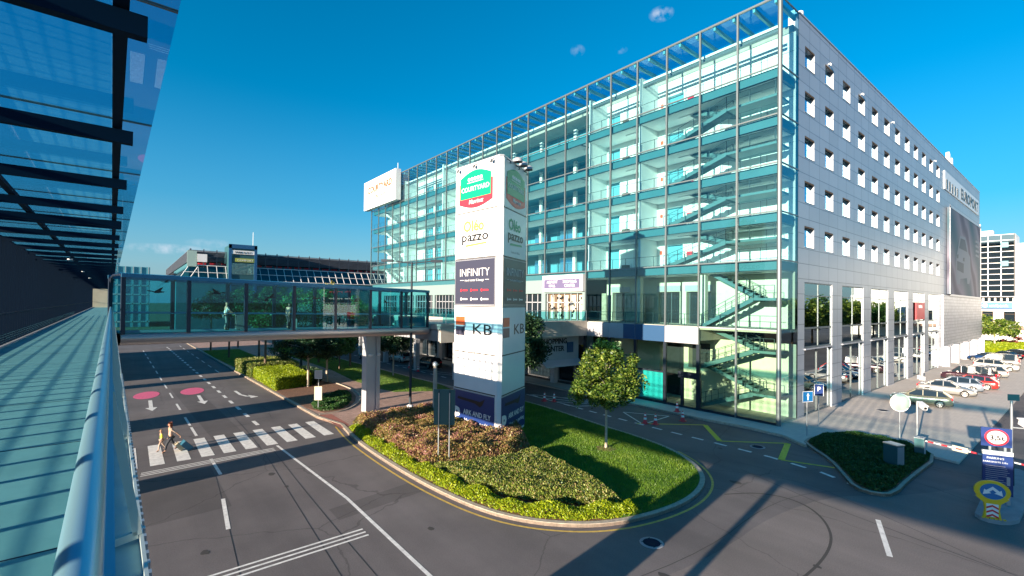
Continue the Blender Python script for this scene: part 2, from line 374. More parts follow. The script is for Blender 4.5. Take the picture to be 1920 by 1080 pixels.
def inpoly(x, y, poly):
    c = np.zeros(len(x), bool); n = len(poly); j = n-1
    for i in range(n):
        xi, yi = poly[i]; xj, yj = poly[j]
        if yi != yj: c ^= ((yi > y) != (yj > y)) & (x < (xj-xi)*(y-yi)/(yj-yi)+xi)
        j = i
    return c
def polydist(x, y, poly):
    d = np.full(len(x), 1e9); n = len(poly)
    for i in range(n):
        ax, ay = poly[i]; bx, by = poly[(i+1) % n]; L = (bx-ax)**2+(by-ay)**2+1e-9
        t = np.clip(((x-ax)*(bx-ax)+(y-ay)*(by-ay))/L, 0, 1); d = np.minimum(d, np.hypot(x-ax-t*(bx-ax), y-ay-t*(by-ay)))
    return d
def scatter(poly, n):
    a = np.array(poly); lo, hi = a.min(0), a.max(0); out = []; tot = 0
    while tot < n:
        p = lo+rng.random((n*2, 2))*(hi-lo); p = p[inpoly(p[:, 0], p[:, 1], poly)]; out.append(p); tot += len(p)
    return np.concatenate(out)[:n]
def leafmesh(name, P, size, matn, up=0., parent=None, aspect=.55, normals=None):
    n = len(P); d = rng.normal(size=(n, 3)); d[:, 2] = np.abs(d[:, 2])*.6+up; d /= np.linalg.norm(d, axis=1)[:, None]
    e = rng.normal(size=(n, 3)); e -= (e*d).sum(1)[:, None]*d; e /= np.linalg.norm(e, axis=1)[:, None]
    s = (size*(.6+.8*rng.random(n)))[:, None]; V = np.empty((n, 4, 3))
    V[:, 0] = P-d*s*.5; V[:, 1] = P+e*s*aspect*.5; V[:, 2] = P+d*s*.5; V[:, 3] = P-e*s*aspect*.5
    me = bpy.data.meshes.new(name); me.vertices.add(n*4); me.vertices.foreach_set('co', V.reshape(-1)); me.loops.add(n*4); me.loops.foreach_set('vertex_index', np.arange(n*4, dtype=np.int32))
    me.polygons.add(n); me.polygons.foreach_set('loop_start', np.arange(0, n*4, 4, dtype=np.int32)); me.polygons.foreach_set('loop_total', np.full(n, 4, dtype=np.int32)); me.update(calc_edges=True)
    me.materials.append(MATS[matn]); o = bpy.data.objects.new(name, me); COL.objects.link(o)
    if parent: o.parent = parent
    return o
def mound(poly, n, h, edge=.5, z0=.12, lump=.15):
    p = scatter(poly, n); d = polydist(p[:, 0], p[:, 1], poly)
    lum = np.sin(p[:, 0]*2.3+np.sin(p[:, 1]*1.7))*np.cos(p[:, 1]*2.9+1)*lump + np.sin(p[:, 0]*5.1+p[:, 1]*3.3)*lump*.4
    top = z0+(h+lum)*np.clip(d/edge, .12, 1)**.5
    return np.c_[p, top-(top-z0)*np.abs(rng.normal(size=n))*.22]

# ------------------------------------------------------------------ setting
struct('ground', MB().flat([(-1500, -1500), (1500, -1500), (1500, 1500), (-1500, 1500)], -.03), 'ground_soil')
struct('road', MB().flat([(-60, -60), (260, -60), (260, 20), (60, 20), (45, 170), (-60, 170)], 0), 'asphalt')
RX = lambda x, y: x-.027*y
isl = chaikin([(12.1, 35.0), (11.55, 31), (11.4, 27), (11.42, 23.2), (11.6, 20), (12.05, 17), (12.9, 15), (14.25, 13.45), (15.8, 12.5), (18, 11.95), (20.3, 11.85), (22.4, 12.3), (24.1, 13.2), (25.6, 14.8), (26.7, 16.9), (27.3, 19.7), (27.5, 22.3), (27.9, 25.5), (28.4, 29.3), (28.6, 33), (28.3, 35.5)], 2, False)
north = [(28.0, 38), (27.1, 44), (26.6, 52), (26.2, 64), (25.5, 90), (25, 120), (9.0, 120), (10.45, 67.5), (11.4, 38.5)]
kp = isl+north
land = MB().prism(kp, 0, .13)
struct('traffic_island', land, 'paving_pink')
k = MB(); k.ribbon(isl, -.0, -.24, 0.0, .155); k.ribbon([isl[-1]]+north[:6], 0, -.22, 0, .155); k.ribbon([(9.0, 120), (10.45, 67.5), (11.4, 38.5), (11.6, 37.5), isl[0]], 0, -.24, 0, .155)
struct('kerb', k, 'kerb')
y_ = MB().ribbon(isl[0:-26], .42, .30, .006, .006); struct('yellow_line', y_, 'paint_yellow')
bed_all = [(p[0], p[1]) for p in isl]
def inset(path, d):
    out = []; n = len(path)
    for i in range(n):
        a = Vector(path[max(i-1, 0)]); b = Vector(path[min(i+1, n-1)]); t = (b-a).normalized(); out.append((path[i][0]-t.y*d, path[i][1]+t.x*d))
    return out
ins = inset(isl, .27)
nl = len(isl)
lawn = [p for p in ins if p[1] < 34.4 and (p[0] > 16.2)]
lawn = lawn+[(27.9, 34.3), (22.3, 34.3), (21.9, 27.5), (19.5, 23.5), (18.9, 19.0), (17.8, 14.5)]
struct('lawn_soil', MB().prism(lawn, .1, .145), 'lawn_soil')
soil = [p for p in ins if (p[0] < 16.5 and p[1] < 34.4)]+[(17.8, 14.5), (18.9, 19.0), (19.5, 23.5), (21.9, 27.5), (22.3, 34.3), (12.5, 34.3)]
struct('bed_soil', MB().prism(soil, .1, .143), 'bark_mulch')
def blades(poly, n, h, matn, name, z=.14):
    p = scatter(poly, n); a = rng.random(n)*6.283; w = .012; hh = h*(.5+rng.random(n)); V = np.empty((n, 3, 3)); lean = rng.normal(size=(n, 2))*.4*h
    V[:, 0] = np.c_[p[:, 0]-np.cos(a)*w, p[:, 1]-np.sin(a)*w, np.full(n, z)]; V[:, 1] = np.c_[p[:, 0]+np.cos(a)*w, p[:, 1]+np.sin(a)*w, np.full(n, z)]; V[:, 2] = np.c_[p+lean, z+hh]
    me = bpy.data.meshes.new(name); me.vertices.add(n*3); me.vertices.foreach_set('co', V.reshape(-1)); me.loops.add(n*3); me.loops.foreach_set('vertex_index', np.arange(n*3, dtype=np.int32))
    me.polygons.add(n); me.polygons.foreach_set('loop_start', np.arange(0, n*3, 3, dtype=np.int32)); me.polygons.foreach_set('loop_total', np.full(n, 3, dtype=np.int32)); me.update(calc_edges=True)
    me.materials.append(MATS[matn]); o = bpy.data.objects.new(name, me); COL.objects.link(o); return o
tag(blades(lawn, 110000, .09, 'grass_blade', 'lawn_grass'), 'mown green lawn at the rounded end of the traffic island', 'grass', kind='stuff')
# bed planting
yel = [p for p in ins if p[0] < 17.7 and p[1] < 34.0]
yel_in = inset(yel, 1.05)[::-1]
yb = yel+[(17.9, 13.4)]+yel_in
tag(leafmesh('yellow_shrubs', mound(yb, 26000, .36, .25), .10, 'leaf_lime', .3), 'lime yellow clipped shrub border along the island kerb', 'shrubs', kind='stuff')
pink = [(12.7, 34.3), (12.5, 31), (12.35, 27), (12.4, 22.8), (14.5, 21.6), (17.2, 21.2), (19.3, 22.0), (20.6, 24.0), (22.8, 27.5), (22.4, 34.2)]
tag(leafmesh('pink_shrubs', mound(pink, 75000, .95, .5, lump=.16), .12, 'leaf_spirea', .3), 'mounded shrubs with faded pink and brown flower heads round the tall sign', 'shrubs', kind='stuff')
oli = [(12.45, 22.6), (12.8, 20.2), (13.2, 18.2), (14.2, 16.2), (15.8, 14.4), (17.3, 13.3), (18.1, 15.3), (18.6, 18.2), (19.2, 21.6), (17.2, 21.1), (14.5, 21.6)]
tag(leafmesh('olive_shrubs', mound(oli, 48000, .62, .4, lump=.05), .11, 'leaf_olive', .5), 'wispy olive green shrubs between the yellow border and the lawn', 'shrubs', kind='stuff')
# north area: lawns, mulch, small round bed
lawn2 = [(20.7, 44.4), (26.0, 41.6), (26.6, 45), (26.1, 56), (25.7, 70), (25.2, 100), (20, 100), (20.6, 63), (19.9, 54), (20.2, 47)]
lawn3 = [(10.1, 88), (11.6, 60), (15.6, 60), (16.2, 70), (15.5, 100), (9.9, 100)]
struct('lawn_soil', MB().prism(lawn2, .1, .142).prism(lawn3, .1, .142), 'lawn_soil')
tag(blades(lawn2, 50000, .10, 'grass_blade', 'lawn_grass'), 'green lawn with young trees beyond the bridge pillar', 'grass', kind='stuff')
tag(blades(lawn3, 24000, .12, 'grass_blade', 'lawn_grass'), 'shaded strip of grass along the far stretch of road kerb', 'grass', kind='stuff')
mul = chaikin([(11.75, 39.2), (14, 39.4), (16.5, 43.2), (17.6, 48), (17.2, 56), (14, 60), (11.2, 60), (11.4, 50)], 1)
struct('mulch_bed', MB().prism(mul, .1, .146), 'bark_mulch')
sm = chaikin([(11.85, 40.3), (13.5, 39.6), (15.3, 41.7), (16.9, 45.9), (16.9, 48.2), (14.5, 46.2), (12.5, 44.2)], 1)
tag(leafmesh('ground_cover', mound(sm, 9000, .3, .4), .12, 'leaf_mid', .4), 'low green ground cover at the rounded end of the far island', 'plants', kind='stuff')
struct('kerb', MB().ribbon(chaikin([(11.75, 39.0), (14.2, 39.2), (16.8, 43), (17.9, 48), (17.5, 56)], 2, False), 0, .12, .12, .2), 'kerb')
struct('tactile_paving', MB().flat([(11.75, 33.8), (12.6, 34.6), (12.6, 38.6), (11.7, 38.9)], .1345), 'paving_red')
# building side pavement and plaza
pav = [(38.4, 15.1), (38.4, 95), (35.8, 95), (35.7, 26), (35.55, 20), (35.9, 16.5), (35.7, 13.8), (34.4, 12.0), (36.2, 12.3), (39.3, 12.0), (40.6, 8.3), (38.3, 6.2), (38, 5.1), (260, 4.6), (260, 15.6), (41, 15.6)]
struct('pavement', MB().prism(pav, 0, .125), 'plaza_paving')
side = [(35.8, 95), (35.7, 26), (35.55, 20), (35.85, 16.5), (35.6, 13.8), (34.3, 12.0)]
struct('kerb', MB().ribbon(side, 0, -.2, 0, .15), 'kerb')
bed2 = chaikin([(35.6, 12.6), (34.2, 11.6), (32.4, 10), (30.2, 8.7), (28.4, 7.7), (28.3, 6.7), (29, 6.15), (32.3, 6.2), (38.3, 6.0), (39.9, 7.3), (40.6, 8.6), (39.9, 11.4), (38.6, 12.2)], 1)
struct('bed_soil', MB().prism(bed2, 0, .14), 'bark_mulch')
struct('kerb', MB().ribbon(bed2, .0, -.16, 0, .16, closed=True), 'kerb')
b2i = chaikin([(35.5, 12.3), (34.1, 11.2), (32.4, 9.7), (30.3, 8.5), (28.7, 7.5), (28.6, 6.8), (29.2, 6.4), (32.3, 6.45), (38.2, 6.2), (39.6, 7.3), (40.3, 8.6), (39.6, 11.2), (38.4, 11.9)], 1)
tag(leafmesh('ground_cover', mound(b2i, 42000, .34, .35, lump=.08), .13, 'leaf_ground', .5), 'dark green low shrubs filling the corner bed by the barrier', 'plants', kind='stuff')
gi = chaikin([(28.9, 2.4), (28.7, 3.1), (29.3, 3.5), (38.5, 3.35), (39.2, 2.9), (38.5, 2.2), (30, 2.0)], 1)
struct('kerb_island', MB().prism(gi, 0, .16), 'concrete_cool')
# road markings
mk = MB(); Z1 = .006
for i in range(9):
    y0 = 57.3+6.25*i; mk.ribbon([(RX(4.55, y0-3.1), y0-3.1), (RX(4.55, y0), y0)], -.07, .07, Z1, Z1)
for a, b in ((51.0, 48.0), (44.8, 41.6), (41.0, 38.2), (32.2, 29.0)): mk.ribbon([(RX(4.55, b), b), (RX(4.55, a), a)], -.08, .08, Z1, Z1)
mk.ribbon([(3.14, 21.9), (3.41, 25.4)], -.08, .08, Z1, Z1); mk.ribbon([(2.75, 16.2), (2.85, 17.9)], -.08, .08, Z1, Z1)
for i in range(24):
    y0 = 38.9+3.15*i; mk.ribbon([(RX(8.41, y0), y0), (RX(8.41, y0+1.5), y0+1.5)], -.13, .13, Z1, Z1)
for i in range(8): mk.ribbon([(RX(10.6, 70+6*i), 70+6*i), (RX(10.6, 73+6*i), 73+6*i)], -.06, .06, Z1, Z1)
mk.ribbon([(7.9, 6), (7.93, 14), (7.95, 22), (7.3, 32.7)], -.075, .075, Z1, Z1)
for x in (-.32, .88, 2.1, 3.27, 4.4, 5.57, 6.77, 7.96, 9.13, 10.35): mk.flat([(x+.02, 32.7+.05*x), (x+.68, 32.7+.05*x), (x+.62, 37.3+.04*x), (x, 37.3+.04*x)], Z1)
for d in (0, .27, .54): mk.ribbon([(.45+d*.1, 31.15+d), (7.0, 31.7+d)], -.05, .05, Z1, Z1)
for d in (0, .3, .6): mk.ribbon([(-.5, 17.9+d), (7.4, 18.05+d)], -.055, .055, Z1, Z1)
def arrow(x, y0, y1, w=.14):
    mk.ribbon([(x, y1), (x-.02, y0+1.5)], -w, w, Z1, Z1); mk.add([(x-.42, y0+1.5, Z1), (x+.02, y0, Z1), (x+.42, y0+1.5, Z1)], [(0, 1, 2)])
arrow(1.4, 48.9, 54.1); arrow(5.1, 49.5, 54.3)
mk.ribbon([(8.25, 54.9), (8.35, 52.4), (8.7, 51.2), (9.0, 51.0)], -.13, .13, Z1, Z1); mk.add([(8.9, 51.9, Z1), (9.55, 50.4, Z1), (8.85, 50.1, Z1)], [(0, 2, 1)])
dsh = [(31.4, 35.5), (30.9, 30), (30.7, 26), (30.5, 20), (30.5, 16), (30.4, 12.5), (29.9, 9.6), (29.0, 7.6)]
def along(path, s0, s1):
    out = []; acc = 0
    for i in range(len(path)-1):
        a, b = Vector(path[i]), Vector(path[i+1]); L = (b-a).length
        for t in (s0, s1):
            pass
        lo, hi = max(s0, acc), min(s1, acc+L)
        if lo < hi:
            if not out: out.append(tuple(a.lerp(b, (lo-acc)/L)))
            out.append(tuple(a.lerp(b, (hi-acc)/L)))
        acc += L
    return out
for i in range(18):
    p = along(dsh, i*1.62, i*1.62+.85)
    if len(p) > 1: mk.ribbon(p, -.11, .11, Z1, Z1)
for i in range(22): mk.ribbon([(30.2-.03*i, 37+i*2.6), (30.2-.03*i, 38.2+i*2.6)], -.1, .1, Z1, Z1)
tri = [(32.8, 25.4), (34.7, 22.2), (30.7, 21.9)]
for a, b in ((0, 1), (1, 2), (2, 0)): mk.ribbon([tri[a], tri[b]], -.06, .06, Z1, Z1)
for a, b in (((32.7, 33.7), (34, 28.7)), ((31.2, 34), (33.7, 29)), ((31.2, 31.8), (33.3, 28.9)), ((31.5, 36), (34.8, 29)), ((31, 29.5), (34.4, 27.6)), ((31.2, 36.2), (31, 29.4))): mk.ribbon([a, b], -.08, .08, Z1, Z1)
for a, b in (((30.4, 58), (33.5, 50)), ((30.2, 64), (33.6, 57)), ((30.6, 54), (33.4, 47))): mk.ribbon([a, b], -.07, .07, Z1, Z1)
mk.ribbon([(21.9, 4.8), (25.25, 5.95)], -.09, .09, Z1, Z1)
for i in range(12): mk.ribbon([(62+3.2*i, 7.4), (63.6+3.2*i, 12.6)], -.06, .06, .13, .13)
struct('road_markings', mk, 'paint_white')
zz = MB()
Zg = [(30.5, 22.35), (34.4, 18.9), (31.16, 16.05), (34.35, 13.0), (30.35, 11.85), (31.4, 9.3)]
for i in range(5): zz.ribbon(Zg[i:i+2], -.09 if i % 2 == 0 else -.18, .09 if i % 2 == 0 else .18, Z1+.002, Z1+.002)
struct('zigzag_marking', zz, 'paint_lemon')
pk = MB()
for cx in (1.2, 4.85):
    pk.flat([(cx+1.0*math.cos(t)+.2*math.sin(t)*1.0, 57.2+2.1*math.sin(t)) for t in [2*math.pi*i/32 for i in range(32)]], Z1+.003)
struct('pink_road_discs', pk, 'paint_pink')
tar = MB()
for p in ([(3.55, 29), (3.2, 22), (2.7, 14), (2.0, 8)], [(6.3, 48), (6.5, 34), (5.9, 22), (5.5, 14), (5.2, 6)], [(6.9, 32), (6.6, 22), (6.5, 12)], [(-.5, 33.9), (5, 34.7), (11.2, 35.2)], [(-.5, 40.3), (5, 40.8), (11.3, 41.2)], [(25.2, 13.9), (27.8, 10), (26, 6), (24, 2)]):
    tar.ribbon(chaikin(p, 2, False), -.012, .018, .004, .004)
tar.ribbon(chaikin([(11.5, 10.0), (17, 9.2), (22.5, 9.6), (26.2, 9.0), (28.6, 7.4)], 2, False), -.01, .02, .0045, .0045)
tyre = chaikin([(22.6, 11.4), (24.3, 10.4), (24.7, 8.8), (23.4, 7.3), (21, 6.3), (17, 6.2), (12, 7.2)], 3, False)
tar.ribbon([(26.8, 12.6), (25.3, 8.5), (24.3, 4), (23.5, 0), (23, -4)], -.02, .02, .0045, .0045)
struct('tar_seams', tar, 'tar')
asphalt('asphalt_patch', (.082, .073, .074), (.125, .11, .11)); asphalt('asphalt_worn', (.155, .135, .128), (.21, .18, .172))
pt_ = MB(); pt_.flat([(-.9, 24.0), (3.6, 24.3), (3.5, 30.6), (-.9, 30.4)], .002); pt_.flat([(6.9, 20.0), (11.2, 20.6), (11.1, 22.0), (6.9, 21.3)], .002); pt_.flat([(4.3, 36), (6.2, 36), (5.2, 60), (3.2, 60)], .002)
struct('road_patches', pt_, 'asphalt_patch')
pt_ = MB(); pt_.flat(chaikin([(11.9, 9.5), (17, 8.8), (22, 9.0), (27, 8), (29, 6), (40, 1.5), (40, -2), (27, -1), (12, 4)], 2), .0015); struct('worn_asphalt', pt_, 'asphalt_worn')
def stain(cx, cy, r, sd):
    g_ = random.Random(sd); return [(cx+r*(.7+.5*g_.random())*math.cos(a), cy+r*(.7+.5*g_.random())*1.6*math.sin(a)) for a in [k*math.pi/7 for k in range(14)]]
so = MB()
for i, (cx, cy, r) in enumerate(((5.9, 27.5, .16), (6.1, 25.2, .1), (2.2, 20.4, .14), (9.6, 17, .12), (14.2, 9.2, .18), (19, 6.2, .1), (24.6, 11.8, .2), (29.6, 15.2, .12), (62, 8.6, .2), (71, 7.6, .2))): so.flat(chaikin(stain(cx, cy, r, i), 2), .0052 if cx < 40 else .131)
struct('oil_stains', so, 'rubber_mark')
struct('tyre_marks', MB().ribbon(tyre, -.05, .05, .0035, .0035), 'rubber_mark')
def manhole(x, y, z, label, r=.36):
    t = thing('manhole_cover', label, 'manhole', (x, y, z)); b = MB(); b.lathe((0, 0, 0), [(r+.1, 0), (r+.1, .008), (r, .012)], 24); b.build('surround', 'concrete_cool', t)
    b = MB(); b.lathe((0, 0, 0), [(r-.03, 0), (r-.03, .016)], 24)
    for i in range(-3, 4): b.box(-r*.75, r*.75, i*.09-.012, i*.09+.012, .016, .022)
    b.build('lid', 'walk_beam', t)
manhole(15.76, 10.8, .004, 'round iron manhole cover in the road in front of the island tip')
manhole(51.5, 11.8, .126, 'rusty round manhole cover in the paved forecourt')
manhole(31.9, 13.9, .004, 'dark drain cover inside the yellow zigzag marking')

# ------------------------------------------------------------------ the covered walkway the picture is taken from
WK = thing('covered_walkway', 'elevated walkway on the left with blue glass canopy, dark beams and steel handrail', 'walkway', (0, 0, 0), R(1.5))
DZ = H-1.6; CZ = H+2.1; Y0, Y1 = -8, 118
def wk(name, m, matn): return m.build(name, matn, WK)
wk('deck', MB().box(-2.62, -.05, Y0, Y1, DZ-.25, DZ), 'walk_deck')
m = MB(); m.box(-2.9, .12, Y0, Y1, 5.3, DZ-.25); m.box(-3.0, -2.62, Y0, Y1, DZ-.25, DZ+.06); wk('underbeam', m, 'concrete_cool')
wk('ledge', MB().box(-.02, .17, Y0, Y1, DZ-.4, DZ-.06), 'walk_ledge')
m = MB(); m.tube([(-.036, Y0, H-.46), (-.036, Y1, H-.46)], .033, 20); m.box(-.012, .012, Y0, Y1, H-.53, H-.47); wk('handrail', m, 'walk_rail')
wk('ledge_flange', MB().box(.17, .19, Y0, Y1, DZ-.42, DZ+.0), 'walk_frame')
m = MB(); m.box(-.004, .004, Y0, Y1, DZ+.12, H-.6); wk('balustrade_glass', m, 'clear_glass')
for k in range(16):
    y = -1.9+3.0*k
    m = MB(); m.box(-.03, .0, y-.035, y+.035, DZ-.05, H-.5); m.bar((.0, y, H-.62), (.16, y, DZ+.0), .03, .05); m.bar((.16, y, DZ), (-.01, y, DZ-.03), .03, .05); wk('rail_post', m, 'walk_frame')
rv = wk('ledge_bolt', MB().box(.19, .205, -.025, .025, DZ-.05, DZ-.0), 'metal_pole')
for i in range(1, 95): o = rv.copy(); COL.objects.link(o); o.location.y = i*.14
beams = [-1.75+2.98*k for k in range(-1, 40)]+[15.6]
for y in beams: wk('canopy_beam', MB().box(-3.1, .165, y-.045, y+.045, CZ-.27, CZ-.12), 'walk_beam')
for x, w in ((0.02, .045), (-1.5, .05), (-2.9, .07)):
    wk('purlin', MB().box(x-w, x+w, Y0, Y1, CZ-.1, CZ-.02), 'walk_beam')
for k in range(-1, 40):
    y = -1.75+2.98*k; m = MB(); m.box(-3.2, .34, y+.012, y+2.968, CZ+.0, CZ+.012); wk('canopy_pane', m, 'canopy_glass')
for y in [-1.75+2.98*k for k in range(-1, 41)]: wk('canopy_joint', MB().box(-3.2, .34, y-.012, y+.012, CZ-.004, CZ+.016), 'mullion_steel')
fn0 = wk('wall_fin', MB().box(-3.0, -2.68, -.02, .02, DZ+.06, CZ-.12), 'walk_beam'); fn0.location.y = -.5
for k in range(1, 95): o = fn0.copy(); COL.objects.link(o); o.location.y = -.5+k*.62
m = MB()
y = 58.5
while y < Y1: m.box(-3.0, -2.68, y-.02, y+.02, DZ+.06, CZ-.12); y += 1.2
tag(wk('far_wall_fins', m, 'walk_beam'), kind='stuff')
m = MB(); [m.box(-2.67, -2.63, Y0, 60, DZ+.10+.075*i, DZ+.112+.075*i) for i in range(5)]; wk('shade_slats', m, 'soft_slat')  # see-through slats added to cast soft stripes of shade on the deck
for i in range(30): wk('deck_joint', MB().box(-2.6, -.06, 1.2+2.98*i, 1.215+2.98*i, DZ, DZ+.003), 'walk_beam')
wk('wall_rail', MB().box(-2.72, -2.66, Y0, Y1, DZ+1.05, DZ+1.1), 'walk_beam')
m = MB(); [m.tube([(-2.6, y, DZ), (-2.6, y, DZ+1.0)], .016, 6) for y in (14.1, 20.2)]; wk('wall_post', m, 'metal_pole')
for y in (28, 40, 52): m = MB(); m.tube([(-1.4, y, CZ-.42), (-1.4, y, CZ-.38)], .09, 12); wk('ceiling_lamp', m, 'white')
# supports below the deck (they throw the bands of shade over the road)
for a, b, nm in ((28.1, 30.1, 'support_pier'), (41.5, 45.4, 'support_pier'), (61.9, 64.2, 'support_pier'), (7.9, 9.7, 'support_pier'), (6.1, 6.35, 'support_post'), (68, 104, 'support_wall')):
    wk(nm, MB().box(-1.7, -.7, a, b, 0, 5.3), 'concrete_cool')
m = MB(); m.box(-3, .1, Y1, Y1+.4, DZ, CZ); wk('end_wall', m, 'cream_wall')

# ------------------------------------------------------------------ glass footbridge
BA = Vector((-.45, 31.8)); BB = Vector((19.9, 36.0)); bd = (BB-BA).normalized(); bn = Vector((-bd.y, bd.x)); BL = (BB-BA).length
BR = thing('glass_footbridge', 'glazed footbridge with dark frames spanning the road to the glass building', 'footbridge', (BA.x, BA.y, 0), math.atan2(bd.y, bd.x))
BW = 3.2; zA, zB = 6.75, 6.42   # underside heights
def bz(x): return zA+(zB-zA)*x/BL
def bsec(m, x0, x1, y0, y1, a0, a1, mi=0):
    v = [(x, y, bz(x)+a) for a in (a0, a1) for y in (y0, y1) for x in (x0, x1)]
    return m.add(v, [(0, 2, 3, 1), (4, 5, 7, 6), (0, 1, 5, 4), (2, 6, 7, 3), (0, 4, 6, 2), (1, 3, 7, 5)], mi)
m = MB(); prof = [(0.12, .62), (0.0, .55), (-.06, .40), (.0, .2), (.2, .04), (.5, 0), (BW-.5, 0), (BW-.2, .04), (BW, .2), (BW+.06, .4), (BW, .55), (BW-.12, .62)]
vs = [(x, p[0], bz(x)+p[1]) for x in (0, BL) for p in prof]; n = len(prof); m.add(vs, [(i, i+1, i+1+n, i+n) for i in range(n-1)], 0, True); m.add(vs, [(n-1, 0, n, 2*n-1)], 0); m.add(vs[n:], [tuple(range(n))]); m.build('deck_tube', 'bridge_soffit', BR)
bsec(MB(), 0.02, BL-.02, .14, BW-.14, .63, .68).build('floor', 'walk_deck', BR)
HT = 3.8
m = MB()
for y in (.06, BW-.06): bsec(m, 0, BL, y-.07, y+.07, HT-.2, HT+.0)
m.build('roof_edge_beam', 'bridge_roof', BR)
m = MB(); pr = [(.13, HT-.05), (.6, HT+.06), (BW/2, HT+.1), (BW-.6, HT+.06), (BW-.13, HT-.05)]
vs = [(x, p[0], bz(x)+p[1]) for x in (0, BL) for p in pr]; m.add(vs, [(i, i+1, i+6, i+5) for i in range(4)], 0, True); m.build('roof_glass', 'canopy_glass', BR)
for y, nm in ((.06, 'side_glass'), (BW-.06, 'side_glass')):
    bsec(MB(), 0, BL, y-.006, y+.006, .66, HT-.2).build(nm, 'bridge_glass', BR)
ks = [.1, 3.05, 6.1, 9.1, 12.1, 15.0, 17.9, BL-.1]
for x in ks:
    for y in (.13, BW-.13):
        bsec(MB(), x-.09, x+.09, y-.1, y+.1, .62, HT-.15).build('frame_post', 'bridge_frame', BR)
    m = MB(); m.tube([(x, .15, bz(x)+HT-.45), (x, .35, bz(x)+HT-.15), (x, .8, bz(x)+HT-.04), (x, BW-.8, bz(x)+HT-.04), (x, BW-.35, bz(x)+HT-.15), (x, BW-.15, bz(x)+HT-.45)], .07, 6); m.build('frame_arch', 'bridge_frame', BR)
for y in (.2, BW-.2): m = MB(); m.tube([(0, y, bz(0)+1.72), (BL, y, bz(BL)+1.72)], .028, 8); m.build('handrail', 'walk_rail', BR)
m = MB(); bsec(m, BL-3, BL-.2, .3, .34, .75, 1.6); m.build('banner', 'interior_teal', BR)
bird = [(-.75, .12), (-.45, .1), (-.15, .02), (.05, .16), (.28, .32), (.5, .42), (.4, .2), (.32, .05), (.62, .02), (.55, -.06), (.2, -.12), (-.1, -.12), (-.3, -.02), (-.55, .02)]
for x, z, fx, s in ((1.5, 2.9, 1, 1), (4.5, 2.95, -1, 1), (7.5, 2.8, 1, .9), (7.2, 2.6, 1, .8), (10.6, 2.8, -1, .8), (13.6, 2.7, 1, .8), (16.4, 2.7, -1, .8), (1.9, 3.45, 1, .5)):
    m = MB(); m.add([(x+p[0]*fx*s*.62, .045, bz(x)+z+p[1]*s*.62) for p in bird], [tuple(range(len(bird)))]); m.add([(x+p[0]*fx*s*.62, .04, bz(x)+z+p[1]*s*.62) for p in bird], [tuple(range(len(bird)))[::-1]]); m.build('bird_silhouette', 'black', BR)
PL = thing('bridge_pillar', 'white fluted concrete pillar carrying the glass footbridge', 'pillar', (15.6, 38.0, .13), math.atan2(bd.y, bd.x))
m = MB(); m.box(-.66, .1, -.32, .32, 0, 6.32); m.box(.3, .66, -.32, .32, 0, 6.32); m.box(.1, .3, -.22, .3, 0, 6.3); m.build('shaft', 'silver_trim', PL)
m = MB(); m.lathe((-.3, -.33, 4.55), [(.05, 0), (.2, .05), (.24, .15), (.1, .24)], 12); m.lathe((.48, -.33, 4.55), [(.05, 0), (.16, .05), (.18, .15), (.08, .24)], 12); m.build('floodlight', 'white', PL)

# ------------------------------------------------------------------ hotel building
FX = 38.2; FY = 15.1; SXX = 41.7; TOP = 33.0; FEND = 94.0; SEND = 135.6
FL = [7.36, 12.76, 16.48, 20.22, 23.95, 27.7]
BD = thing('glass_office_building', 'large six storey building with teal glass front and silver panelled side', 'building', (0, 0, 0))
def bp(name, m, matn, parent=None): return m.build(name, matn, parent or BD)
def wallholes(m, u0, u1, z0, z1, holes, fn, depth0):
    us = sorted({u0, u1, *[h[0] for h in holes], *[h[1] for h in holes]}); zs = sorted({z0, z1, *[h[2] for h in holes], *[h[3] for h in holes]})
    for a, b in zip(us, us[1:]):
        run = None
        for c, d in zip(zs, zs[1:]):
            mu, mz = (a+b)/2, (c+d)/2
            solid = not any(h[0] < mu < h[1] and h[2] < mz < h[3] for h in holes)
            if solid: m.add([fn(a, c, 0), fn(b, c, 0), fn(b, d, 0), fn(a, d, 0)], [(0, 1, 2, 3)])
    for a, b, c, d, *dp_ in holes:
        depth = dp_[0] if dp_ else depth0
        m.add([fn(a, c, 0), fn(b, c, 0), fn(b, d, 0), fn(a, d, 0), fn(a, c, depth), fn(b, c, depth), fn(b, d, depth), fn(a, d, depth)], [(0, 1, 5, 4), (1, 2, 6, 5), (2, 3, 7, 6), (3, 0, 4, 7)])
# silver side
fs = lambda u, z, d: (u, FY+d, z)
win = [(43.03+4.63*i, 45.13+4.63*i, 14.1+3.73*j, 15.85+3.73*j) for i in range(12) for j in range(5)]
big = [(43.1+9.15*i, 49.6+9.15*i, .12, 11.2) for i in range(6)]
big_ = [q+(.22,) for q in big]
far = [(99.5+9.2*i, 104.5+9.2*i, .12, 3.0) for i in range(4)]
m = MB(); wallholes(m, SXX, SEND, 0, TOP, win+big_+far, fs, .32)
bp('side_wall', m, 'silver_panel')
m = MB(); g_ = random.Random(2)
mat('sill_metal', (.2, .22, .26), .4, .3)
m = MB(); m.box(SXX-.02, SEND+.05, FY-.05, FY+.4, TOP, TOP+.12); bp('parapet_cap', m, 'silver_trim')
wf = MB(); wp = MB(); w, h = 2.1, 1.75
for a, b, c, d in ((0, .03, 0, h), (w-.04, w, 0, h), (0, w, 0, .04), (0, w, h-.04, h)): wf.box(a, b, .27, .31, c, d)
wp.box(.02, w-.02, .29, .31, .02, h-.02)
w0 = bp('window', wf, 'silver_trim'); bp('pane', wp, 'window_blue', w0); w0.location = (win[0][0], FY, win[0][2])
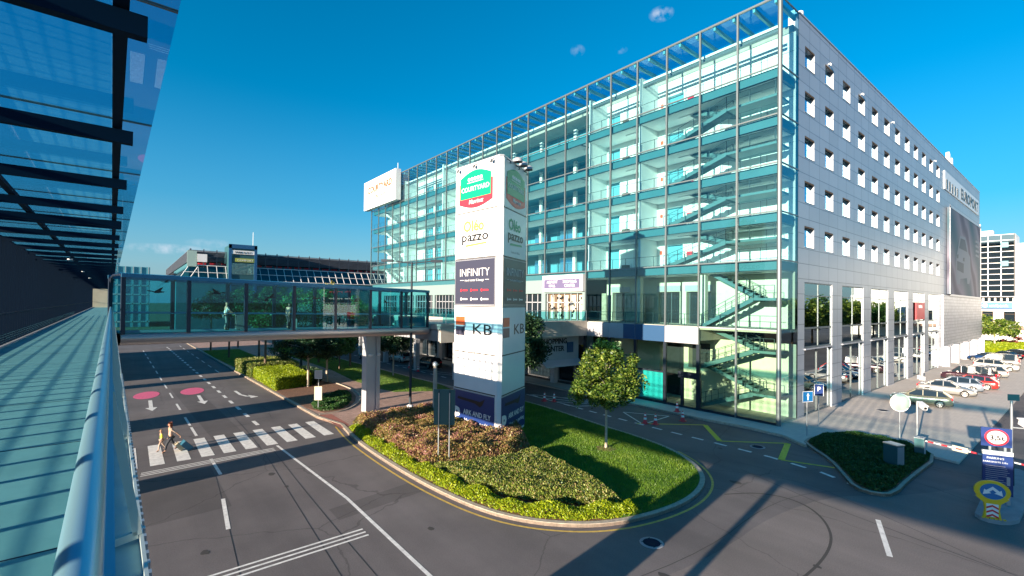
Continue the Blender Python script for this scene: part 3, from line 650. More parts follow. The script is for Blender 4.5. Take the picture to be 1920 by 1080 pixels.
sl = MB().box(-.03, w+.03, -.03, .27, -.03, .0); bp('sill', sl, 'sill_metal', w0); blind = MB().box(.0, w, .0, .05, h-.14, h-.02); b0 = bp('shade_box', blind, 'bark', w0)
for a, b, c, d in win[1:]:
    o = w0.copy(); COL.objects.link(o); o.location = (a, FY, c)
    for ch in list(w0.children): q = ch.copy(); COL.objects.link(q); q.parent = o
bw = MB(); W_ = 6.5
for a, b, c, d in ((0, .09, 5.8, 11.2), (W_-.09, W_, 5.8, 11.2), (3.2, 3.3, 5.8, 11.2), (0, W_, 7.3, 7.45), (0, W_, 5.72, 5.85), (0, W_, 10.05, 10.12), (0, W_, 11.1, 11.2)): bw.box(a, b, .05, .12, c, d)
for a, b, c, d in ((0, .1, .12, 5.7), (3.2, 3.28, .12, 5.7), (W_-.1, W_, .12, 5.7), (0, W_, .12, .25), (0, W_, 2.9, 3.0)): bw.box(a, b, .14, .19, c, d)
cz = MB().box(0, W_, -.1, .18, 5.6, 5.7)
wl = MB().box(W_, W_+.001, .38, .8, .12, 5.6)
for i, (a, b, c, d) in enumerate(big):
    if i == 0:
        B0 = bp('shop_window', bw, 'mullion_steel'); g = MB(); g.box(.05, W_-.05, .09, .10, 5.85, 11.12); g.box(.05, W_-.02, .20, .21, .2, 5.6); bp('pane', g, 'mirror_glass', B0); bp('canopy', cz, 'silver_trim', B0)
        B0.location = (a, FY, 0)
    else:
        o = B0.copy(); COL.objects.link(o); o.location = (a, FY, 0)
        for ch in list(B0.children): q = ch.copy(); COL.objects.link(q); q.parent = o
for i, (a, b, c, d) in enumerate(big):
    if i >= 2: bp('shop_display', MB().box(a+.2, a+5.5, FY+.8, FY+.85, .15, 3.4), 'bark_mulch' if i % 2 else 'cream_wall')
for a, b, c, d in far: bp('dark_doorway', MB().box(a, b, FY+.36, FY+.4, c, d), 'window_dark')
for x in (98.2, 106.0, 115.2, 124.4, 133.6): bp('ground_column', MB().box(x, x+.9, FY-.9, FY, .1, 3.2), 'silver_trim')
gridmat('mesh_screen', (.52, .52, .56), (.3, .3, .34), .9, .5, .05, .4, metal=.3, vary=.12, noise=.6)
bp('mesh_screen', MB().box(97.3, SEND, FY-.32, FY-.04, 3.2, 11.2), 'mesh_screen')
g = MB(); g.box(80.6, 85.6, FY-.14, FY-.04, 7.6, 9.9); o = bp('red_banner', g, 'sign_red'); text('RENT A', .55, (83.1, FY-.15, 9.15), (1, 0, 0), (0, 0, 1), 'white', o)
BBd = MB().box(101.6, 133.3, FY-.42, FY-.06, 11.4, 25.4); 
m_ = bpy.data.materials.new('billboard_print'); m_.use_nodes = True; t_ = m_.node_tree; b_ = t_.nodes['Principled BSDF']; c_ = t_.nodes.new('ShaderNodeTexCoord'); w_ = t_.nodes.new('ShaderNodeTexWave'); w_.bands_direction = 'DIAGONAL'; w_.inputs['Scale'].default_value = .035; w_.inputs['Distortion'].default_value = 4; w_.inputs['Detail'].default_value = 3
r_ = t_.nodes.new('ShaderNodeValToRGB'); r_.color_ramp.elements[0].color = (.005, .06, .10, 1); r_.color_ramp.elements[1].color = (.04, .04, .08, 1); e_ = r_.color_ramp.elements.new(.85); e_.color = (.16, .15, .21, 1)
t_.links.new(c_.outputs['Object'], w_.inputs['Vector']); t_.links.new(w_.outputs['Color'], r_.inputs[0]); t_.links.new(r_.outputs[0], b_.inputs['Base Color']); b_.inputs['Roughness'].default_value = .6; MATS['billboard_print'] = m_
BO = bp('billboard', BBd, 'billboard_print')
g = MB(); [g.box(*q, FY-.46, FY-.43, *r) for q, r in (((101.4, 101.9), (11.2, 25.6)), ((133.0, 133.4), (11.2, 25.6)), ((101.4, 133.4), (25.3, 25.7)), ((101.4, 133.4), (11.1, 11.4)))]; bp('billboard_frame', g, 'silver_trim', BO)
carp = [(106.5, 14.2), (106.8, 17.5), (108.5, 19.5), (110.2, 21.6), (115.5, 21.8), (118.3, 19.3), (120.6, 18.6), (121.0, 14.8), (119.5, 13.6), (117.5, 13.6), (117, 14.6), (110.5, 14.2), (110, 13.2), (107.8, 13.2)]
g = MB(); g.add([(x, FY-.44, z) for x, z in carp], [tuple(range(len(carp)))]); mat('print_grey', (.14, .18, .23), .6); mat('print_dark', (.03, .06, .09), .6); bp('printed_car', g, 'print_grey', BO)
g = MB()
for pts in ([(109.3, 19.4), (110.8, 21.2), (115, 21.3), (117.3, 19.3)], [(107.4, 15.6), (107.5, 17.1), (113.8, 17.0), (113.6, 15.3)], [(107.3, 18.1), (108.8, 18.3), (108.6, 17.6), (107.3, 17.5)], [(113, 18.0), (114.6, 18.1), (114.4, 17.4), (113, 17.4)]): g.add([(x, FY-.45, z) for x, z in pts], [tuple(range(4))])
bp('printed_car_glass', g, 'print_dark', BO)
g = MB(); [g.box(127, 131, FY-.45, FY-.43, 21.9-.9*i, 22.3-.9*i) for i in range(4)]; bp('printed_text_lines', g, 'print_grey', BO)
ES = bp('building_sign', MB().box(99.4, 133.4, FY-.12, FY-.02, 28.0, 30.9), 'pylon_white')
for i in range(5): bp('sign_bar', MB().box(100.5+2.3*i, 101.5+2.3*i, FY-.16, FY-.125, 28.2, 29.7), 'black', ES)
text('EUROPORT', 2.6, (122.8, FY-.14, 28.5), (1, 0, 0), (0, 0, 1), 'black', ES, width=19, bold=.03)
# glass front: bays
g = MB(); ys = [FY+3.27*k for k in range(25)]; ys[-1] = FEND-.1
for k in range(25):
    z0 = 0 if k <= 6 else 12.76
    m = MB(); r = .07
    m.box(FX-.06, FX+.12, ys[k]-r, ys[k]+r, z0, TOP) if k else m.tube([(FX, FY+.02, 0), (FX, FY+.02, TOP)], .17, 12)
    bp('mullion', m, 'mullion_steel')
for k in range(24):
    z0 = 7.36 if k <= 5 else 12.76
    bp('glass_bay', MB().box(FX+.02, FX+.035, ys[k]+.07, ys[k+1]-.07, z0, TOP-.05), 'facade_glass' if k > 99 else 'facade_glass')
for z in FL[1:]+[TOP-.03]:
    bp('transom', MB().box(FX-.03, FX+.09, FY, FEND, z-.05, z+.05), 'mullion_steel')
m = MB(); m.box(FX+.1, SXX-.05, FY+.0, FY+.02, 0.1, TOP-.05); bp('return_glass', m, 'facade_glass')
for z in FL[1:]+[TOP-.03]: bp('return_transom', MB().box(FX+.15, SXX-.02, FY-.03, FY+.05, z-.05, z+.05), 'mullion_steel')
# floors
for z in FL[1:]:
    o = bp('floor_slab', MB().box(FX+.35, 60, FY+.25, FEND-.3, z-.75, z-.04), 'slab_teal'); bp('bounce_floor', MB().box(FX+.4, 60, FY+.25, FEND-.3, z-.039, z-.01), 'ceiling_white', o)  # white sheet added on each slab to bounce sunlight onto the ceilings
    m = MB()
    for a, b in ((15.4, 28.2), (28.5, 36.0), (36.0, 62), (62, 80), (80, 93.5)): m.box(FX+.6, SXX-.1, a+.2, b-.1, z-.80, z-.76)
    bp('ceiling', m, 'ceiling_white')
bp('floor_slab', MB().box(FX+.12, 60, FY+.25, 21.6, 7.1, FL[0]), 'concrete'); bp('floor_slab', MB().box(FX+.12, 60, 21.6, 34.6, 6.1, FL[0]), 'concrete')
bp('roof_slab', MB().box(SXX-.1, SEND, FY+.4, FEND, 31.6, 32.2), 'concrete')
bp('rear_wall', MB().box(SXX, SEND, FEND-.3, FEND, 0, TOP), 'concrete')
bp('end_wall', MB().box(SEND-.05, SEND, FY+.4, FEND-.3, 0, TOP), 'concrete')
# back walls behind the glass
seg = [(15.3, 34.9, SXX), (62, FEND-.3, SXX)]
dl = []
for z, zt in list(zip(FL[1:], FL[2:]+[31.6])):
    for a in (25.3,): dl.append((a, a+1.9, z+.05, z+2.4))
    for a in (29.6, 84.0): dl.append((a, a+1.0, z+.05, z+2.1))
    for a in (67.5, 71.0, 74.5): dl.append((a, a+2.6, z+.3, z+2.5))
    dl.append((33.0, 34.6, z+.4, z+2.6))
for a, b, x in seg:
    m = MB(); fb = lambda u, z, d, x=x: (x+d, u, z)
    wallholes(m, a, b, FL[1], 31.6, [h for h in dl if a < h[0] and h[1] < b], fb, .5); bp('inner_wall', m, 'white_wall')
for h in dl:
    o = bp('inner_window', MB().box(SXX+.45, SXX+.5, h[0], h[1], h[2], h[3]), 'interior_teal' if h[1]-h[0] > 1.5 else 'white_wall')
    if 66 < h[0] < 78: g = MB(); [g.box(SXX+.02, SXX+.1, h[0]+d, h[0]+d+.08, h[2], h[3]) for d in (0, .85, 1.7, 2.5)]; g.box(SXX+.02, SXX+.1, h[0], h[1], h[2]+1.1, h[2]+1.18); bp('window_bars', g, 'silver_trim', o)
bp('atrium_wall', MB().box(44.7, 45, 34.9, 62, FL[0], 31.6), 'interior_teal')
for y in (28.3, 34.9, 62.0, 66.5, 80.2): bp('partition', MB().box(FX+.7, SXX if y not in (34.9, 62.0) else 44.7, y-.12, y+.12, FL[1], 31.6), 'white_wall')
for z, zt in zip(FL[1:], FL[2:]+[31.6]):
    m = MB()
    for a in (37, 42.5, 47.5, 53, 58): m.box(44.3, 44.6, a, a+2.4, z+.3, z+2.5)
    bp('atrium_rooms', m, 'window_blue')
    m = MB(); m.box(42.6, 43.0, 35.1, 61.8, z-.02, z+.35); [m.box(42.6, 42.9, a, a+.45, z, zt-.7) for a in (36.4, 40.5, 46.8, 52.6, 58.2)]; bp('atrium_gallery', m, 'white_wall')
bp('service_beam', MB().box(FX+1.0, FX+1.25, FY+.5, FEND-.5, 31.1, 31.3), 'white')
bp('service_beam', MB().box(FX+.9, FX+1.3, FY+.5, FEND-.5, 30.75, 30.95), 'mullion_steel')
for z in FL[1:]:
    bp('notice', MB().box(SXX-.03, SXX-.01, 27.55, 27.85, z+1.5, z+1.9), 'orange_red'); bp('notice', MB().box(SXX-.03, SXX-.01, 83.2, 83.6, z+1.3, z+1.9), 'dark_frame')
    bp('radiator', MB().box(SXX-.16, SXX-.03, 31.4, 32.8, z+.15, z+.75), 'white'); bp('fire_cabinet', MB().box(SXX-.2, SXX-.02, 24.2, 24.8, z+.8, z+1.6), 'sign_red')
    bp('planter', MB().box(FX+1.2, FX+1.7, 30.2, 30.9, z, z+.5), 'bark'); 
    bp('wall_joint', MB().box(SXX-.012, SXX-.002, 15.4, 25.2, z+2.35, z+2.38), 'mullion_steel')
    for y in (17.5, 20.8, 24.1, 31.0): bp('wall_joint', MB().box(SXX-.012, SXX-.002, y, y+.03, z, z+2.9), 'mullion_steel')
    for i in range(13): bp('ceiling_lamp', MB().box(FX+1.8, FX+2.1, FY+2.2+6.1*i, FY+3.6+6.1*i, z-.86, z-.81), 'white')
# roof pergola over the glazed gap
for k in range(48): y = FY+.4+1.635*k; bp('roof_beam', MB().box(FX+.1, SXX+.3, y-.09, y+.09, TOP-.38, TOP-.05), 'interior_teal')
bp('roof_glass', MB().box(FX, SXX+.2, FY, FEND, TOP+.0, TOP+.02), 'canopy_glass')
bp('roof_edge', MB().box(FX-.05, FX+.1, FY, FEND, TOP-.03, TOP+.08), 'mullion_steel')
# railings
for z in FL:
    e = 34.5 if z < 8 else FEND-.4
    m = MB(); m.tube([(FX+.45, FY+.4, z+1.05), (FX+.45, e, z+1.05)], .022, 6); m.tube([(FX+.45, FY+.4, z+.15), (FX+.45, e, z+.15)], .012, 4)
    y = FY+1.6
    while y < e: m.box(FX+.43, FX+.47, y-.02, y+.02, z, z+1.05); y += 1.635
    bp('gallery_railing', m, 'rail_steel')
# stairs (dark steel flights) in the corner stairwell
def flight(m, x0, x1, ya, za, yb, zb, n=10):
    for i in range(n):
        y0 = ya+(yb-ya)*i/n; y1 = ya+(yb-ya)*(i+1)/n; z = za+(zb-za)*(i+1)/n; m.box(x0, x1, min(y0, y1), max(y0, y1), z-.05, z)
    for x in (x0-.04, x1+.0):
        m.add([(x, ya, za-.28), (x, yb, zb-.28), (x, yb, zb+.06), (x, ya, za+.06), (x+.05, ya, za-.28), (x+.05, yb, zb-.28), (x+.05, yb, zb+.06), (x+.05, ya, za+.06)], [(0, 1, 2, 3), (4, 7, 6, 5), (0, 4, 5, 1), (3, 2, 6, 7), (0, 3, 7, 4), (1, 5, 6, 2)])
    m.add([(x0, ya, za-.26), (x1, ya, za-.26), (x1, yb, zb-.26), (x0, yb, zb-.26)], [(0, 1, 2, 3), (3, 2, 1, 0)])
def srail(m, x, ya, za, yb, zb, n=4):
    m.tube([(x, ya, za+1), (x, yb, zb+1)], .022, 6); m.tube([(x, ya, za+.55), (x, yb, zb+.55)], .012, 4)
    for i in range(n+1): t = i/n; m.box(x-.02, x+.02, ya+(yb-ya)*t-.02, ya+(yb-ya)*t+.02, za+(zb-za)*t, za+(zb-za)*t+1)
def stair(z0, z1, y0=17.3, y1=21.9, xa=FX+.65, gallery=True):
    zm = (z0+z1)/2; m = MB(); flight(m, xa, xa+1.05, y1, z0, y0, zm); flight(m, xa+1.3, xa+2.35, y0, zm, y1, z1); m.box(xa, xa+2.35, FY+.5, y0, zm-.2, zm)
    s_ = bp('staircase', m, 'stair_steel')
    g = MB(); srail(g, xa, y1, z0, y0, zm); srail(g, xa+1.12, y1, z0, y0, zm); srail(g, xa+1.3, y0, zm, y1, z1); srail(g, xa, FY+.6, zm, y0, zm, 2); bp('stair_railing', g, 'rail_steel', s_)
for a, b in ((.5, 3.9), (3.9, 7.36), (7.36, 12.3)): stair(a, b)
for z0, z1 in zip(FL[1:5], FL[2:6]): stair(z0, z1, 19.6, 25.6)
for z0, z1 in zip(FL[1:5], FL[2:6]):
    m = MB(); flight(m, FX+1, FX+2.2, 83, z0, 91, z1); bp('staircase', m, 'white_wall')
# lower two storeys behind the glass (Y 15..34.5)
low = [(15.4, 34.5)]
holes = [(23.0, 26.4, 7.4, 10.6), (26.9, 29.9, 7.4, 10.6), (30.5, 33.3, 7.4, 10.6)]
m = MB(); wallholes(m, 15.3, 34.7, 7.36, 12.0, [(22.4, 24.9, 7.4, 10.5), (25.6, 28.0, 7.4, 10.5), (31.6, 33.9, 7.4, 10.5)], lambda u, z, d: (SXX+d, u, z), .6); bp('inner_wall', m, 'cream_wall')
for a, b in ((22.4, 24.9), (25.6, 28.0), (31.6, 33.9)):
    o = bp('sliding_door', MB().box(SXX+.55, SXX+.6, a, b, 7.4, 10.5), 'door_dark'); g = MB(); [g.box(SXX+.48, SXX+.54, y-.04, y+.04, 7.4, 10.5) for y in (a+.1, (a+b)/2, b-.1)]; bp('door_frame', g, 'mullion_steel', o)
    bp('door_lintel', MB().box(SXX-.06, SXX-.02, a-.1, b+.1, 10.55, 11.1), 'grey_panel')
bp('column', MB().box(FX+1.0, FX+1.5, 21.6, 22.1, 7.4, 12.0), 'cream_wall'); bp('column', MB().box(FX+1.0, FX+1.5, 28.4, 28.9, 7.4, 12.0), 'cream_wall')
bp('stone_partition', MB().box(FX+2.4, FX+2.5, 28.9, 31.4, 7.4, 10.4), 'stone_wall')
bp('stone_partition', MB().box(FX+2.4, FX+2.5, 33.9, 34.5, 7.4, 10.4), 'stone_wall')
m = MB(); wallholes(m, 15.3, 34.7, .12, 6.1, [(25.3, 28.0, .2, 5.6), (22.6, 24.8, 3.2, 5.6)], lambda u, z, d: (SXX+.3+d, u, z), .8); bp('inner_wall', m, 'cream_wall')
bp('ground_floor', MB().box(FX+.12, 60, FY+.25, 34.6, .0, .14), 'concrete')
bp('inner_window', MB().box(SXX+1, SXX+1.1, 22.4, 28.2, .2, 5.7), 'door_dark')
# ground level front
for k in range(6):
    a, b = ys[k]+.07, ys[k+1]-.07
    bp('glass_bay', MB().box(FX+.02, FX+.035, a, b, .2, 5.75 if k > 1 else 7.3), 'low_glass')
    bp('base_rail', MB().box(FX-.05, FX+.11, ys[k]+.07, ys[k+1]-.07, .1, .32), 'dark_frame')
for k, mm in ((2, 'grey_panel'), (3, 'navy_panel'), (4, 'grey_panel'), (5, 'grey_panel')):
    a, b = ys[k]+.01, ys[k+1]-.01
    bp('spandrel_panel', MB().box(FX-.09, FX-.07+.02, a, b, 5.82, 7.3), mm)
bp('spandrel_panel', MB().box(FX-.095, FX-.05, 28.2, 29.6, 5.84, 7.28), 'navy_panel')
bp('floor_band', MB().box(FX-.04, FX+.1, FY+.1, ys[2], 7.26, 7.36), 'silver_trim')
for k in (2, 3, 4, 5, 6): bp('dark_pier', MB().box(FX-.1, FX+.14, ys[k]-.14, ys[k]+.14, .0, 5.8), 'dark_frame')
for k in (3, 4): 
    bp('mid_rail', MB().box(FX-.06, FX+.1, ys[k]+.14, ys[k+1]-.14, 2.95, 3.1), 'dark_frame')
    bp('screen', MB().box(FX+.1, FX+.14, ys[k]+.16, ys[k+1]-.16, .34, 2.94), 'teal_film')
o = bp('entrance_door', MB().box(FX-.08, FX+.12, ys[2]-.2, ys[2]+1.9, 2.75, 3.3), 'dark_frame')
g = MB(); [g.box(FX-.08, FX+.12, y-.12, y+.12, .1, 2.75) for y in (ys[2]-.15, ys[2]+1.5)]; bp('door_frame', g, 'dark_frame', o)
# left part: raised shop fronts above the terrace and ground shops below
m = MB(); wallholes(m, 34.8, FEND, 7.36, 12.0, [(35.3+i*6.6, 41.2+i*6.6, 7.4, 10.4) for i in range(8)], lambda u, z, d: (FX+.1+d, u, z), .6); bp('shop_wall', m, 'shop_fascia')
for i in range(8):
    a = 35.3+i*6.6; m = MB(); m.box(FX+.6, FX+.65, a, a+5.9, 7.4, 10.4); o = bp('shop_front', m, 'window_dark' if i else 'bark'); g = MB(); [g.box(FX+.4, FX+.5, a+d-.05, a+d+.05, 7.4, 10.4) for d in (.05, 1.0, 2.0, 3.0, 3.9, 4.9, 5.85)]; g.box(FX+.4, FX+.5, a, a+5.9, 9.3, 9.4); bp('door_frame', g, 'silver_trim', o)
m = MB(); [m.box(FX+.52, FX+.58, 35.5+i*1.15, 36.1+i*1.15, 7.5, 10.2) for i in range(5)]; bp('shop_display', m, 'cream_wall')
g = MB(); random.seed(3)
for i in range(40): y = 35.5+random.random()*5.4; z = 7.6+random.random()*2.4; g.box(FX+.48, FX+.51, y, y+.1+.2*random.random(), z, z+.08+.25*random.random())
bp('shop_goods', g, 'black')
o = bp('shop_sign', MB().box(FX-.3, FX+.1, 34.9, 41.3, 10.6, 12.45), 'pylon_white'); bp('sign_field', MB().box(FX-.33, FX-.3, 35.3, 41.0, 10.95, 12.0), 'lilac_sign', o)
text('SHOPPING\nCENTER', .44, (FX-.35, 36.8, 11.55), (0, -1, 0), (0, 0, 1), 'white', o); text('AIRPORT\nMALL', .44, (FX-.35, 39.6, 11.55), (0, -1, 0), (0, 0, 1), 'white', o)
m = MB(); wallholes(m, 34.8, FEND, .1, 7.3, [(36+i*5.2, 40.4+i*5.2, .2, 4.6) for i in range(11)], lambda u, z, d: (FX+1.4+d, u, z), .4); bp('ground_shops', m, 'concrete_cool')
bp('shop_glass', MB().box(FX+1.75, FX+1.8, 34.9, FEND, .2, 4.6), 'window_dark')
for i in range(9): bp('column', MB().box(FX-.5, FX+.1, 39+i*6.5, 39.6+i*6.5, .1, 5.8), 'silver_trim')
# hotel roof sign
HS = bp('hotel_sign', MB().box(FX-1.2, FX-.2, 80.0, 95.0, 27.9, 33.6), 'pylon_white')
text('COURTYARD', 1.75, (FX-1.23, 87.3, 31.0), (0, -1, 0), (0, 0, 1), 'gold', HS, width=11.5, bold=.035); text('Marriott', 1.0, (FX-1.23, 87.0, 29.6), (0, -1, 0), (0, 0, 1), 'orange_red', HS, width=5)
g = MB(); g.tube([(FX+2, 86, TOP), (FX+2, 86, 36.5)], .05, 6); g.box(FX+1, FX+2, 88, 90, TOP, 34.6); bp('roof_antenna', g, 'white')
g = MB(); g.box(49.6, 50.3, 18.3, 18.9, 32, 38); g.tube([(51.4, 18.6, 32), (51.4, 18.6, 38.5)], .4, 12); bp('roof_flue', g, 'white')
g = MB(); g.box(119.6, 120.6, 17, 17.6, 33.5, 37.4); g.box(117.0, 117.5, 17, 17.5, 35.5, 38); g.tube([(118.6, 17.2, 32), (118.6, 17.2, 38)], .08, 6); g.bar((117, 17.2, 35.2), (120, 17.2, 35.2), .1, .1); bp('roof_antenna', g, 'white')
for x in (48.5, 57.9, 69.5, 92.5): g = MB(); g.box(x, x+.08, FY-.15, FY, 31.0, 31.1); g.lathe((x+.04, FY-.16, 30.85), [(.02, 0), (.07, .05), (.07, .15), (.03, .2)], 8); bp('wall_lamp', g, 'white')

# raised terrace
TR = thing('raised_terrace', 'concrete clad raised terrace with glass railing joining bridge and shops', 'terrace')
m = MB(); m.box(20.1, FX-.1, 34.5, 43, 6.9, 7.36); m.box(29.6, FX-.1, 43, 93, 6.9, 7.36); m.build('floor', 'concrete', TR)
m = MB(); m.box(20.1, FX-.12, 34.35, 34.52, 5.82, 7.4); m.box(29.45, 29.6, 43.1, 93, 5.82, 7.4); m.box(20.0, 29.5, 43.0, 43.15, 5.82, 7.4)
m.build('fascia', 'concrete', TR)
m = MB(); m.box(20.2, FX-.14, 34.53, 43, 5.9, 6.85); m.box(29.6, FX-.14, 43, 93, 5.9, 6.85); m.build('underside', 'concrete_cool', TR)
m = MB(); m.tube([(20.2, 34.44, 8.5), (FX-.2, 34.44, 8.5)], .025, 6); m.tube([(29.52, 43.2, 8.5), (29.52, 93, 8.5)], .025, 6)
for i in range(13): m.box(20.6+1.45*i, 20.64+1.45*i, 34.42, 34.46, 7.4, 8.5)
for i in range(33): m.box(29.5, 29.54, 43.2+1.5*i, 43.24+1.5*i, 7.4, 8.5)
m.build('railing', 'metal_pole', TR)
m = MB(); m.box(20.3, FX-.2, 34.435, 34.445, 7.45, 8.42); m.box(29.515, 29.525, 43.2, 93, 7.45, 8.42); m.build('railing_glass', 'bridge_glass', TR)
for x, y in ((30.2, 48), (30.2, 58), (30.2, 68), (30.2, 78), (30.2, 88)): MB().box(x-.3, x+.3, y-.3, y+.3, 0, 5.9).build('column', 'silver_trim', TR)
o = MB().box(32.4, 38.1, 35.6, 35.8, 3.2, 5.8).build('entrance_board', 'grey_panel', TR)
text('SHOPPING\nCENTER', .78, (34.4, 35.55, 5.0), (1, 0, 0), (0, 0, 1), 'black', o, bold=.02); MB().box(36.3, 37.2, 35.5, 35.6, 4.0, 5.1).build('display_panel', 'navy_panel', o)
m = MB(); m.add([(32.6, 34.9, 2.75), (38.1, 34.9, 2.75), (38.1, 35.6, 3.3), (32.6, 35.6, 3.3), (32.6, 34.9, 2.65), (38.1, 34.9, 2.65), (38.1, 35.6, 3.2), (32.6, 35.6, 3.2)], [(0, 1, 2, 3), (7, 6, 5, 4), (0, 4, 5, 1), (1, 5, 6, 2), (2, 6, 7, 3), (3, 7, 4, 0)]); m.build('entrance_canopy', 'silver_trim', TR)

# ------------------------------------------------------------------ triangular sign tower
A3, B3, C3 = Vector((18.2, 29.5)), Vector((18.6, 24.25)), Vector((22.75, 26.5))
PY = thing('sign_tower', 'tall white three sided advertising tower standing in the pink shrubs', 'sign tower')
cen = (A3+B3+C3)/3
def chamf(ps, c):
    out = []
    for i in range(3):
        p, a, b = ps[i], ps[i-1], ps[(i+1) % 3]; out += [tuple(p+(a-p).normalized()*c), tuple(p+(b-p).normalized()*c)]
    return out
m = MB(); m.prism(chamf([A3, B3, C3], .28), .1, 18.85); m.build('body', 'pylon_white', PY)
m = MB(); m.prism(chamf([cen+(p-cen)*1.02 for p in (A3, B3, C3)], .28), 18.85, 18.95); m.build('top_cap', 'silver_trim', PY)
def face(P0, P1, fi):
    u = (P1-P0); L = u.length; u = u.normalized(); n = Vector((u.y, -u.x)); U = Vector((u.x, u.y, 0)); N = Vector((n.x, n.y, 0)); Zv = Vector((0, 0, 1))
    def pt(a, z, d=0): return Vector((P0.x, P0.y, 0))+U*a+N*d+Zv*z
    def plate(name, a0, a1, z0, z1, matn, d=.02, par=PY):
        m = MB(); m.add([pt(a0, z0, d), pt(a1, z0, d), pt(a1, z1, d), pt(a0, z1, d), pt(a0, z0, 0), pt(a1, z0, 0), pt(a1, z1, 0), pt(a0, z1, 0)], [(0, 1, 2, 3), (0, 4, 5, 1), (1, 5, 6, 2), (2, 6, 7, 3), (3, 7, 4, 0)]); return m.build(name, matn, par)
    def poly(name, pts, matn, d, par):
        m = MB(); m.add([pt(a, z, d) for a, z in pts], [tuple(range(len(pts)))]); return m.build(name, matn, par)
    def tx(s, size, a, z, matn, par, d=.05, **k): return text(s, size, pt(a, z, d), U, Zv, matn, par, **k)
    x0, x1 = .35, L-.55; 
    if fi == 1: x0, x1 = .3, L-.3
    c = (x0+x1)/2; ww = x1-x0
    for z in (15.55, 12.3, 8.95, 5.75, 3.12): plate('panel_joint', x0, x1+.1, z-.035, z+.035, 'tar', .012)
    p = plate('hotel_panel', x0, x1, 15.62, 18.75, 'pylon_white', .015)
    def shield(cx, cz, w, h, arch, foot):
        top = [(cx+w*(i/8-1), cz+h*.5+arch*math.sin(math.pi*i/16)) for i in range(17)]
        bot = [(cx+w*(1-i/8), cz-h*.5-foot*math.sin(math.pi*i/16)) for i in range(17)]
        return (bot[::-1]+top[::-1])
    poly('red_shield', shield(c+.02, 16.9, ww*.42, 1.45, .0, .38), 'sign_red', .03, p); poly('green_shield', shield(c, 17.25, ww*.385, 1.5, .42, .0), 'sign_green', .045, p)
    tx('COURTYARD', .46, c, 17.0, 'white', p, .055, width=ww*.70, th=.003, bold=.01); tx('Marriott', .42, c+.1, 16.1, 'white', p, .055, width=ww*.36, th=.003, shear=.2, bold=.01)
    for i in range(5): poly('tree_mark', [(c-ww*.15+ww*.075*i+ww*.036*math.cos(t), 17.82+.13*math.sin(t)) for t in [k*math.pi/5 for k in range(10)]], 'white', .055, p)
    plate('tree_line', c-ww*.2, c+ww*.2, 17.58, 17.62, 'white', .052, p)
    p = plate('cafe_panel', x0, x1, 12.37, 15.48, 'pylon_white', .015)
    tx('Oléo', 1.05, c-.15, 14.2, 'lime' if fi == 0 else 'sign_green', p, .035, width=ww*.52, th=.003, bold=.03); tx('pazzo', .95, c, 13.5, 'black', p, .045, width=ww*.66, th=.003, bold=.012)
    poly('underline', [(c-ww*.25, 13.12), (c+ww*.3, 13.22), (c+ww*.28, 13.34), (c-ww*.22, 13.27)], 'lime' if fi == 0 else 'sign_green', .03, p); tx('Gastro & Wine', .24, c, 12.62, 'grey_panel', p, .03, width=ww*.38, th=.003)
    p = plate('lounge_panel', x0-.05, x1+.02, 9.02, 12.25, 'sign_infinity', .03)
    m = MB(); [m.add([pt(a, b, .045), pt(c_, b, .045), pt(c_, d, .045), pt(a, d, .045)], [(0, 1, 2, 3)]) for a, b, c_, d in ((x0, 9.07, x1, 9.1), (x0, 12.17, x1, 12.2), (x0, 9.07, x0+.03, 12.2), (x1-.03, 9.07, x1, 12.2))]; m.build('panel_edge', 'silver_trim', p)
    tx('INFINITY', .78, c, 11.05, 'white', p, .05, width=ww*.74, th=.003, bold=-.012); tx('travel center & lounge', .24, c, 10.7, 'white', p, .05, width=ww*.48, th=.003)
    for a in (-.36, .27): plate('rule', c+ww*a, c+ww*(a+.09), 10.77, 10.8, 'white', .045, p)
    for r in (0, 1):
        for q in (-1, 0, 1):
            ax = c+q*ww*.26; zz_ = 10.08-.62*r; mm = 'sign_red' if r == 0 else 'white'
            poly('partner_mark', [(ax-ww*.07+.09*math.cos(t), zz_+.11*math.sin(t)) for t in [k*math.pi/4 for k in range(8)]], mm, .05, p); plate('partner_name', ax-ww*.03, ax+ww*.09, zz_-.05, zz_+.05, mm, .045, p)
    p = plate('bank_panel', x0, x1, 5.82, 8.88, 'pylon_white', .012)
    s0 = x0+.12; sw = ww*.24 if fi == 0 else ww*.25
    plate('bank_mark_top', s0, s0+sw, 7.62, 8.22, 'orange_red', .03, p); plate('bank_mark_line', s0+.1*sw, s0+.9*sw, 7.54, 7.6, 'white', .032, p); plate('bank_mark_bottom', s0, s0+sw, 6.9, 7.52, 'sign_infinity', .03, p)
    tx('KB', 1.02, x0+ww*.70, 7.05, 'black', p, .03, width=ww*.46, th=.003, bold=.0)
    plate('lower_panel', x0, x1, 3.2, 5.68, 'pylon_white', .012)
    p = plate('parking_panel', x0-.05, x1+.05, .35, 3.05, 'sign_navy', .03); plate('panel_edge', x0-.05, x1+.05, 3.0, 3.05, 'silver_trim', .04, p)
    poly('aircraft_mark', [(c-ww*.4, 2.38), (c+ww*.05, 2.3), (c+ww*.18, 2.12), (c+ww*.24, 2.3), (c+ww*.3, 2.75), (c+ww*.18, 2.5), (c-ww*.1, 2.52), (c-ww*.38, 2.55)], 'black', .045, p)
    tx('P', 1.45, x0+ww*.08, .75, 'white', p, .05, th=.003, bold=.05); tx('ARK AND FLY', .48, x0+ww*.6, 1.42, 'white', p, .05, width=ww*.68, th=.003, bold=.02); tx('Non stop parking', .36, x0+ww*.62, .88, 'white', p, .05, width=ww*.66, th=.003, bold=.01)
